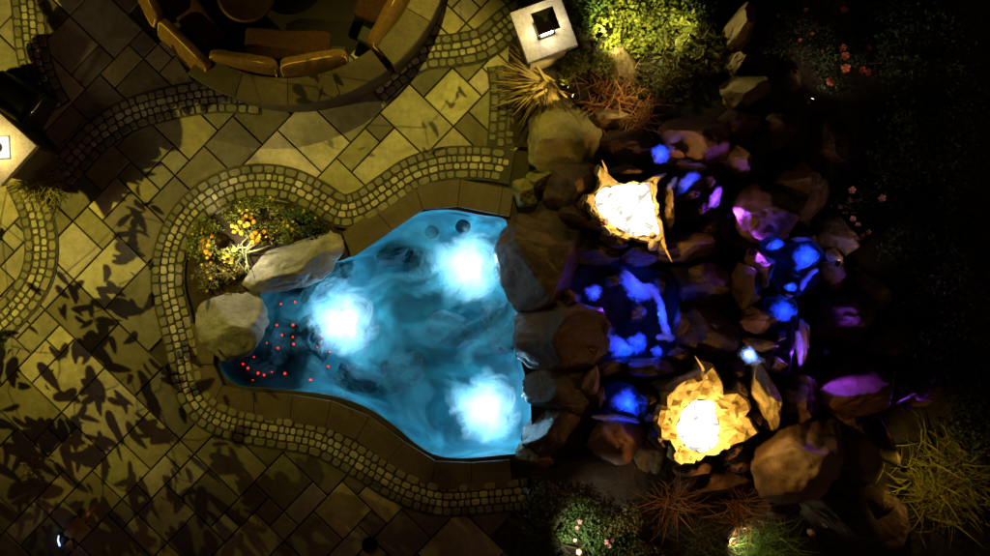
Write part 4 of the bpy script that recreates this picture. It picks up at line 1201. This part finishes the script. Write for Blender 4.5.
# lower right planting
tuft(940, 478, 40, 620, 'gold', 'big shaggy yellow grass tuft at the lower right', 0.012, 41, spread=0.26, tilt=(0.1, 1.5), droop=2.2)
tuft(672, 500, 38, 130, 'rust', 'orange brown grass tuft just below the lower glowing pit', 0.008, 42, spread=0.1, tilt=(0.1, 1.4), droop=1.8)
tuft(745, 515, 42, 90, 'rust', 'thin reddish grass tuft above the bright green grass', 0.008, 43, spread=0.14, tilt=(0.1, 1.3), droop=1.8)
tuft(765, 553, 40, 420, 'grass', 'bright green grass tuft at the bottom edge', 0.006, 44, spread=0.2, tilt=(0.3, 1.4), droop=0.9)
tuft(810, 515, 30, 26, 'pale', 'sparse pale stalks beside the bright green grass', 0.007, 45, tilt=(0.0, 0.7), droop=0.5)
shrub(592, 532, 40, 30, 0.4, 1900, 0.05, 'green', 'green shrub with pink blossoms at the bottom edge', 46, fmat='pinkpetal', fr=0.055, fpos=[(580, 522), (577, 528), (606, 542), (609, 546), (579, 552), (575, 540), (612, 540)], double=True)
shrub(556, 498, 36, 28, 0.35, 900, 0.06, 'olive', 'dull olive shrub left of the pink blossoms', 47, clump=10)
shrub(630, 548, 32, 16, 0.3, 800, 0.05, 'olive', 'grey green low shrub right of the pink blossoms', 48, clump=8)
tuft(545, 540, 40, 60, 'olive', 'long bladed dark plant at the bottom edge beside the paving', 0.016, 49, tilt=(0.2, 1.0), droop=0.8)
shrub(700, 44, 40, 24, 0.5, 1300, 0.08, 'lime', 'loose yellow green shrub reaching down to the rocks at the right of the lime shrub', 61, clump=16, crs=(0.16, 0.32))
shrub(655, 82, 34, 22, 0.4, 420, 0.11, 'olive', 'strap leaved olive plant above the broad dark red boulder', 62, clump=10, lw=0.16)
shrub(604, 70, 20, 18, 0.4, 600, 0.05, 'bedleaf', 'yellow green plant between the rusty grass and the lime shrub', 63, clump=8)
shrub(572, 512, 24, 18, 0.32, 700, 0.045, 'green', 'small green shrub above the pink blossoms', 64, clump=8)
shrub(626, 520, 26, 20, 0.3, 700, 0.045, 'bedolive', 'olive plant right of the pink blossoms below the mossy rock', 65, clump=8)
tuft(700, 545, 34, 120, 'olive', 'olive grass tuft between the orange brown grass and the bright green grass', 0.007, 66, spread=0.15, tilt=(0.2, 1.3), droop=1.6)
# left
tuft(38, 180, 34, 220, 'gold', 'wiry yellow grass tuft at the foot of the left edge pillar', 0.006, 50, spread=0.12, tilt=(0.3, 1.4), droop=1.8)
# flower bed
for i, (px, py, rx, ry, mt, lab) in enumerate([(262, 209, 24, 12, 'bedleaf', 'low feathery green plant at the top of the flower bed'), (294, 213, 24, 12, 'green', 'low dark green plant at the top right of the flower bed'),
    (208, 225, 16, 14, 'bedleaf', 'low green plant at the upper left of the flower bed'), (199, 250, 12, 18, 'bedleaf', 'low green plant at the left rim of the flower bed'), (207, 277, 18, 14, 'bedolive', 'low brownish plant at the lower left of the flower bed'),
    (282, 229, 26, 14, 'bedleaf', 'low yellow green plant in the middle of the flower bed'), (312, 228, 18, 12, 'deep', 'low dark plant at the right corner of the flower bed'), (234, 212, 18, 11, 'bedleaf', 'low green plant above the marigolds in the flower bed'),
    (228, 270, 16, 12, 'bedolive', 'low olive plant under the pale strap leaved plant'), (268, 238, 12, 8, 'bedolive', 'low olive plant against the long grey boulder')]):
    shrub(px, py, rx, ry, 0.2, int(60 + rx * ry * 2.6), 0.042, mt, lab, 51 + i, z0=0.05, clump=9, group='low plants in the flower bed', flowers=(0 if mt == 'deep' else 7), fmat='yellowpetal', fr=0.026)
FB = [((243, 219), (248, 224), (246, 216), (238, 230), (241, 233), (236, 227), (251, 218), (234, 232), (245, 226), (240, 222), (232, 226), (254, 222)),
      ((209, 241), (208, 246), (206, 252), (210, 254), (204, 247), (207, 258), (212, 236), (211, 262), (203, 241)),
      ((252, 236), (256, 233), (260, 236), (258, 240), (253, 242), (264, 232)), ((228, 256), (232, 260), (224, 258), (234, 250))]
for i, (px, py, rx, ry, lab) in enumerate([(240, 224, 20, 12, 'orange marigolds above the dark hat of the path light'), (207, 248, 12, 16, 'orange marigolds left of the dark hat of the path light'),
                                           (257, 236, 12, 9, 'orange marigolds right of the dark hat of the path light'), (229, 255, 12, 8, 'few orange marigolds below the dark hat of the path light')]):
    shrub(px, py, rx, ry, 0.2, 360, 0.04, 'bedleaf', lab, 71 + i, z0=0.06, fmat='marigold', fr=0.042, fpos=FB[i], double=True, petals=9, name='marigold_plant', cat='flowers', group='marigolds in the flower bed')
tuft(240, 256, 22, 30, 'pale', 'pale strap leaved plant in the flower bed by the long boulder', 0.011, 58, spread=0.07, tilt=(0.1, 0.9), droop=1.2, name='strap_leaved_plant', cat='plant', hz=0.1)

# path lights
def path_light(px, py, hgt, r, e, label, color=(1.0, 0.85, 0.5), hat='metal'):
    p = P(px, py, hgt)
    z0 = soil_h(p.x, p.y) if p.x > P(520, 0).x else 0.05
    t = empty('path_light', (p.x, p.y, z0), 0, label, 'path light')
    bm = bmesh.new(); lathe(bm, [(0.02, -0.05), (0.016, hgt - z0 - 0.04)], 12); link('post', bm, hat, t, True)
    bm = bmesh.new(); lathe(bm, [(r, hgt - z0 - 0.03), (r * 0.8, hgt - z0), (r * 0.25, hgt - z0 + 0.035), (0.0, hgt - z0 + 0.04)], 28)
    link('hat', bm, hat, t, True)
    bm = bmesh.new(); lathe(bm, [(0.03, hgt - z0 - 0.12), (0.035, hgt - z0 - 0.08), (0.03, hgt - z0 - 0.045)], 14); link('bulb', bm, glow_mat('path_bulb', color, 8), t, True)
    light('path_lamp', 'POINT', (p.x + 0.06, p.y - 0.03, hgt - 0.16), e, color, t, 0.02)
    return t
path_light(222, 241, 0.66, 0.11, 34, 'path light with round dark hat among the marigolds', hat='bronze')

def spot_light(px, py, z, e, label, target, color=(1.0, 0.85, 0.5), angle=110):
    p = P(px, py, z)
    t = empty('garden_spotlight', p, 0, label, 'spotlight', 'small spotlights in the planting')
    d = (Vector(target) - p).normalized()
    bm = bmesh.new(); lathe(bm, [(0.03, -0.09), (0.035, 0.0), (0.03, 0.005), (0.0, 0.005)], 16)
    bmesh.ops.rotate(bm, verts=bm.verts, cent=(0, 0, 0), matrix=d.to_track_quat('Z', 'Y').to_matrix()); link('housing', bm, 'metal', t, True)
    bm = bmesh.new(); lathe(bm, [(0.028, 0.006), (0.024, 0.012), (0.0, 0.014)], 16)
    bmesh.ops.rotate(bm, verts=bm.verts, cent=(0, 0, 0), matrix=d.to_track_quat('Z', 'Y').to_matrix()); link('lens', bm, glow_mat('spot_lens', color, 12), t, True)
    bm = bmesh.new(); tube(bm, [(0, 0, -0.02), (0, 0, -z)], 0.012, 0.01, 8); link('stake', bm, 'metal', t, True)
    light('garden_lamp', 'SPOT', p + d * 0.03, e, color, t, 0.03, target, angle, 0.5)
    return t
spot_light(728, 541, 0.4, 30, 'small bright spotlight at the left edge of the bright green grass', P(770, 552, 0.1), (0.95, 0.95, 0.6), 120)
spot_light(562, 552, 1.0, 60, 'assumed spotlight left of the pink blossoms', P(600, 528, 0.2), (1.0, 0.95, 0.7), 100)  # no fixture visible, lamp assumed because the blossoms are lit
spot_light(905, 470, 1.35, 30, 'assumed spotlight on the rocks aimed at the yellow grass tuft', P(950, 485, 0.2), (1.0, 0.72, 0.12), 110)  # unseen lamp, assumed from the light on the yellow grass
spot_light(601, 34, 0.95, 150, 'added fill spotlight by the lit pillar aimed at the lime green shrub', P(645, 8, 0.4), (1.0, 0.9, 0.3), 140)  # unseen lamp added where the lantern's light misses the lime shrub
spot_light(690, 36, 0.95, 42, 'added fill spotlight at the right end of the lime green shrub', P(655, 16, 0.4), (1.0, 0.9, 0.3), 130)  # second unseen lamp added to brighten the lime shrub
spot_light(640, 98, 0.9, 26, 'added fill spotlight behind the rusty grass above the upper glowing pit', P(605, 92, 0.2), (1.0, 0.72, 0.25), 130)  # added lamp, brings up rusty grass that the pit glow barely reaches
spot_light(574, 96, 0.6, 44, 'added fill spotlight on the olive boulder aimed at the spiky straw grass', P(535, 80, 0.3), (1.0, 0.8, 0.22), 80)  # added lamp, makes up for lantern light the pillar cap blocks
spot_light(812, 100, 0.9, 14, 'added fill spotlight among the dark rocks aimed at the red flowers', P(840, 50, 0.7), (1.0, 0.75, 0.5), 110)  # unseen lamp added to bring out the red flowers
spot_light(838, 262, 1.3, 9, 'added fill spotlight above the right blue pool aimed at the pink flowers', P(860, 215, 0.8), (1.0, 0.7, 0.6), 110)  # unseen lamp added to bring out the pink flowers
# odd little lit ornament on the paving, lower left
p = P(62, 540, 0.1)
t = empty('leafy_ornament', (p.x, p.y, 0), 0, 'little ornament with orange leaf blades and a blue white light tube on the paving', 'ornament')
bm = bmesh.new()
for (a, L_, w_) in ((R(48), 0.75, 0.05), (R(62), 0.45, 0.06), (R(80), 0.3, 0.05), (R(-60), 0.25, 0.05), (R(35), 0.5, 0.03)): blade(bm, (0.05, 0, 0.03), a, L_, 0.5, w_, 1.0, 6)
link('leaf_blade', bm, 'orangeleaf', t)
bm = bmesh.new(); tube(bm, [(-0.06, -0.10, 0.05), (-0.05, 0.0, 0.12), (-0.02, 0.08, 0.16)], 0.012, 0.009, 8); link('light_tube', bm, glow_mat('blue_white_tube', (0.35, 0.5, 1.0), 3.0), t, True)
bm = bmesh.new(); lathe(bm, [(0.09, 0.0), (0.09, 0.05), (0.0, 0.06)], 20); link('base', bm, 'dark', t, True)
bm = bmesh.new()
rd = random.Random(77)
for _ in range(46):
    a = rd.uniform(0, 6.28)
    leafcard(bm, Vector((rd.gauss(0, .1), rd.gauss(0, .12), rd.uniform(0.01, 0.05))), Vector((rd.gauss(0, .4), rd.gauss(0, .4), 1)), Vector((math.cos(a), math.sin(a), 0)), rd.uniform(0.05, 0.12), 0.014)
tag(link('leaf_litter', bm, 'straw', loc=P(33, 468, 0.0)), 'small heap of dry pale leaves on the paving at the lower left', 'leaves')

# ------------------------------------------------------------------ trees with assumed downlights outside the frame: they throw the leaf shadows on the paving
def lit_tree(base, L, aim, energy, angle, clumps, label, seed, crown):
    rd = random.Random(seed)
    base = Vector(base); L = Vector(L)
    t = empty('garden_tree', base, 0, label, 'tree')
    top = Vector((base.x, base.y, crown[2]))
    wood = bmesh.new()
    tube(wood, [Vector(), Vector((0.05, 0.03, 1.5)), Vector((-0.03, 0.06, 3.0)), (top - base)], 0.16, 0.05, 10)
    fork = Vector((0, 0.05, 3.3))
    leaves = bmesh.new()
    # bough that carries the downlight
    tube(wood, [fork, fork.lerp(L - base, 0.5) + Vector((0, 0, 0.25)), L - base + Vector((0, 0, 0.1))], 0.06, 0.02, 7)
    placed = []
    for (px, py, rx, ry, nl, ll, f) in clumps:
        tgt = P(px, py, 0)
        # the twig hangs as low as it can while staying clear of the picture
        f = 0.46
        while f > 0.2:
            q = L.lerp(tgt, f)
            if abs(q.x) > 7.75 * (H - q.z) / H or abs(q.y) > 4.45 * (H - q.z) / H: break
            f -= 0.02
        placed.append((L.lerp(tgt, f) - base, tgt, f, rx, ry, nl, ll, px, py))
    hub = Vector((0, 0, 2.6))
    placed.sort(key=lambda e: (e[0] - hub).length)
    done = [hub]
    for (c, tgt, f, rx, ry, nl, ll, px, py) in placed:
        # each twig grows on from the nearest one already there
        st = min(done, key=lambda d_: (d_ - c).length); done.append(c)
        tube(wood, [st, st.lerp(c, 0.5) + Vector((0, 0, 0.03)), c], 0.004, 0.002, 4)
        ray = (tgt - L).normalized()
        nl = nl if nl > 40 else max(2, int(nl * 0.62))
        for _ in range(nl):
            g = P(px + rd.gauss(0, 1) * rx * 0.85, py + rd.gauss(0, 1) * ry * 0.85, 0)
            ff = f + rd.uniform(-0.03, 0.03)
            pos = L.lerp(g, ff) - base
            a = rd.gauss(-0.9, 0.8)
            n_ = -ray + Vector((rd.gauss(0, .25), rd.gauss(0, .25), rd.gauss(0, .2))); n_.normalize()
            u = Vector((math.cos(a), math.sin(a), rd.gauss(0, .2))); u = (u - n_ * u.dot(n_)).normalized(); s_ = n_.cross(u)
            Ll = ll * f * (0.95 if nl > 40 else 0.74) * rd.uniform(0.5, 1.3); Lw = Ll * rd.uniform(0.11, 0.2); bend = rd.uniform(-.25, .25)
            ring = []
            for k in range(12):
                t_ = 2 * math.pi * k / 12
                x_ = math.cos(t_); y_ = math.sin(t_) * (1 - 0.35 * x_)
                ring.append(leaves.verts.new(pos + u * Ll * 0.5 * x_ + s_ * (Lw * y_ + bend * Ll * 0.5 * x_ * x_) + n_ * 0.1 * Lw * abs(y_)))
            leaves.faces.new(ring)
    # crown above the lamp
    for _ in range(16):
        d = Vector((rd.gauss(0, 1), rd.gauss(0, 1), rd.gauss(0.2, 0.5))).normalized()
        c = Vector((0, 0, crown[2])) + Vector((d.x * crown[0], d.y * crown[0], abs(d.z) * crown[1])) * rd.uniform(0.4, 1)
        tube(wood, [Vector((0, 0, 3.2 + rd.uniform(0, .8))), c * 0.5 + Vector((0, 0, 2.2)), c], 0.04, 0.006, 6)
        for _ in range(220):
            v = Vector((rd.gauss(0, 1), rd.gauss(0, 1), rd.gauss(0, .7))) * 0.28
            leafcard(leaves, c + v, v + Vector((0, 0, 0.5)), Vector((rd.gauss(0, 1), rd.gauss(0, 1), -.2)), 0.12, 0.03)
    link('trunk', wood, 'bark', t, True); link('crown', leaves, 'leaf', t)
    s = empty('downlight', L, 0, 'assumed black downlight hung in the tree ' + label.split('standing ')[1], 'downlight')  # unseen lamp, assumed from the light and leaf shadows on the paving
    d = (Vector(aim) - L).normalized()
    bm = bmesh.new(); lathe(bm, [(0.03, -0.14), (0.05, -0.1), (0.055, 0.02), (0.045, 0.02), (0.04, -0.02), (0.0, -0.02)], 16)
    bmesh.ops.rotate(bm, verts=bm.verts, cent=(0, 0, 0), matrix=d.to_track_quat('Z', 'Y').to_matrix()); link('housing', bm, 'metal', s, True)
    light('assumed_downlight', 'SPOT', L + d * 0.03, energy, (1.0, 0.79, 0.095), s, 0.013, aim, angle, 0.8)

CL1 = [  # px, py, spread x, spread y, leaves, leaf length (m of shadow), fraction of the way from lamp to ground
 (132, 232, 12, 40, 26, 0.45, .3), (118, 222, 8, 20, 10, 0.4, .3), (92, 312, 30, 16, 22, 0.5, .3), (112, 300, 16, 16, 12, 0.4, .3), (98, 345, 30, 12, 16, 0.5, .3), (62, 275, 14, 10, 6, .3, .3),
 (74, 402, 30, 16, 14, 0.5, .3), (96, 392, 16, 16, 8, 0.5, .3), (70, 438, 50, 18, 34, 0.6, .3), (20, 478, 40, 16, 22, 0.6, .3), (30, 440, 24, 14, 12, .5, .3), (102, 452, 20, 20, 12, .5, .3), (8, 390, 16, 30, 16, .5, .3),
 (165, 435, 24, 6, 6, 0.5, .3), (150, 392, 28, 12, 14, 0.5, .3), (128, 372, 14, 12, 6, .4, .3), (200, 478, 4, 26, 4, 0.6, .3), (235, 474, 5, 26, 5, 0.6, .3), (246, 480, 6, 14, 4, .4, .3), (165, 497, 3, 3, 1, .2, .3),
 (12, 345, 14, 8, 6, .4, .3), (60, 545, 70, 14, 16, .5, .3), (150, 540, 60, 16, 14, .5, .3), (250, 540, 60, 14, 14, .5, .3), (350, 545, 60, 14, 14, .5, .3), (60, 520, 40, 14, 12, .6, .3), (120, 530, 40, 20, 16, .7, .3), (130, 490, 24, 20, 10, .6, .3), (40, 500, 20, 10, 8, .5, .3),
 (90, 100, 30, 40, 420, 0.8, .3), (70, 140, 26, 22, 200, 0.7, .3), (125, 60, 26, 40, 220, .8, .3), (180, 80, 34, 14, 90, .7, .3), (110, 125, 20, 20, 120, .6, .3), (85, 45, 16, 30, 30, .6, .3),  # dense clumps added to darken the paving left of the seating circle
 (62, 40, 8, 20, 6, .4, .3), (55, 15, 8, 10, 4, .3, .3), (10, 160, 10, 10, 3, .3, .3), (130, 165, 14, 8, 8, .4, .3), (150, 130, 10, 6, 4, .4, .3),
 (270, 500, 30, 24, 26, .7, .3), (330, 520, 40, 24, 26, .7, .3), (420, 530, 50, 20, 30, .7, .3), (210, 545, 26, 12, 12, .5, .3)]  # extra clumps added to dim the paving at the bottom
rr_ = random.Random(31)
for _ in range(60):
    CL1.append((rr_.uniform(-5, 440), rr_.uniform(180, 560), rr_.uniform(5, 22), rr_.uniform(4, 14), rr_.randint(2, 7), rr_.uniform(0.22, 0.42), .3))
lit_tree(P(-150, 210), P(-70, 190) + Vector((-0.4, 0, 4.4)), P(45, 196), 1200, 102, CL1, 'tall garden tree with dark leaves standing outside the picture on the left', 3, (1.6, 1.2, 4.9))
CL2 = [(425, 128, 12, 4, 3, 0.35, .3), (430, 150, 8, 3, 2, .3, .3), (312, 116, 26, 4, 7, 0.4, .3), (306, 130, 10, 10, 6, .35, .3), (320, 140, 8, 5, 3, .3, .3), (235, 115, 5, 3, 1, .35, .3), (218, 114, 5, 3, 1, .35, .3), (192, 130, 8, 6, 3, .35, .3), (445, 105, 6, 3, 1, .2, .3), (460, 96, 4, 2, 1, .25, .3), (260, 165, 8, 3, 2, .3, .3), (350, 150, 10, 4, 2, .3, .3)]
lit_tree(P(470, -230), P(480, -120) + Vector((0, 0.3, 6.0)), P(400, 165), 1500, 47, CL2, 'tall garden tree with dark leaves standing outside the picture beyond the seating circle', 6, (1.6, 1.2, 6.4))

# ------------------------------------------------------------------ sky, added warm fill sun, camera
w = bpy.data.worlds.new('World'); S.world = w; w.use_nodes = True
nt = w.node_tree
bg = nt.nodes['Background']
sky = nt.nodes.new('ShaderNodeTexSky'); sky.sky_type = 'NISHITA'; sky.sun_disc = False
sky.sun_elevation = R(48); sky.sun_rotation = R(150)
nt.links.new(sky.outputs[0], bg.inputs['Color']); bg.inputs['Strength'].default_value = 0.0003
sl = bpy.data.lights.new('fill_sun', 'SUN'); sl.energy = 0.1; sl.angle = R(0.5); sl.color = (1.0, 0.42, 0.2)  # faint red-brown sun added as fill for a haze on the rocks
so = bpy.data.objects.new('fill_sun', sl); COL.objects.link(so); so.location = (0, 0, 20)
az = R(150); el = R(48)
sd = Vector((math.sin(az) * math.cos(el), math.cos(az) * math.cos(el), math.sin(el)))
so.rotation_euler = (-sd).to_track_quat('-Z', 'Y').to_euler()

cam = bpy.data.cameras.new('camera'); cam.sensor_width = 36; cam.lens = 36 * H / 15.0; cam.clip_end = 500
co = bpy.data.objects.new('camera', cam); COL.objects.link(co); co.location = (0, 0, H); co.rotation_euler = (0, 0, 0)
S.camera = co
S.view_settings.view_transform = 'Standard'; S.view_settings.look = 'None'; S.view_settings.gamma = 1.0; S.view_settings.exposure = 0.0
S.view_settings.use_curve_mapping = False
try:
    S.cycles.use_denoising = True
    S.cycles.max_bounces = 6; S.cycles.diffuse_bounces = 3; S.cycles.transparent_max_bounces = 12
    S.cycles.sample_clamp_indirect = 3.0
    S.cycles.use_light_tree = True
except Exception: pass
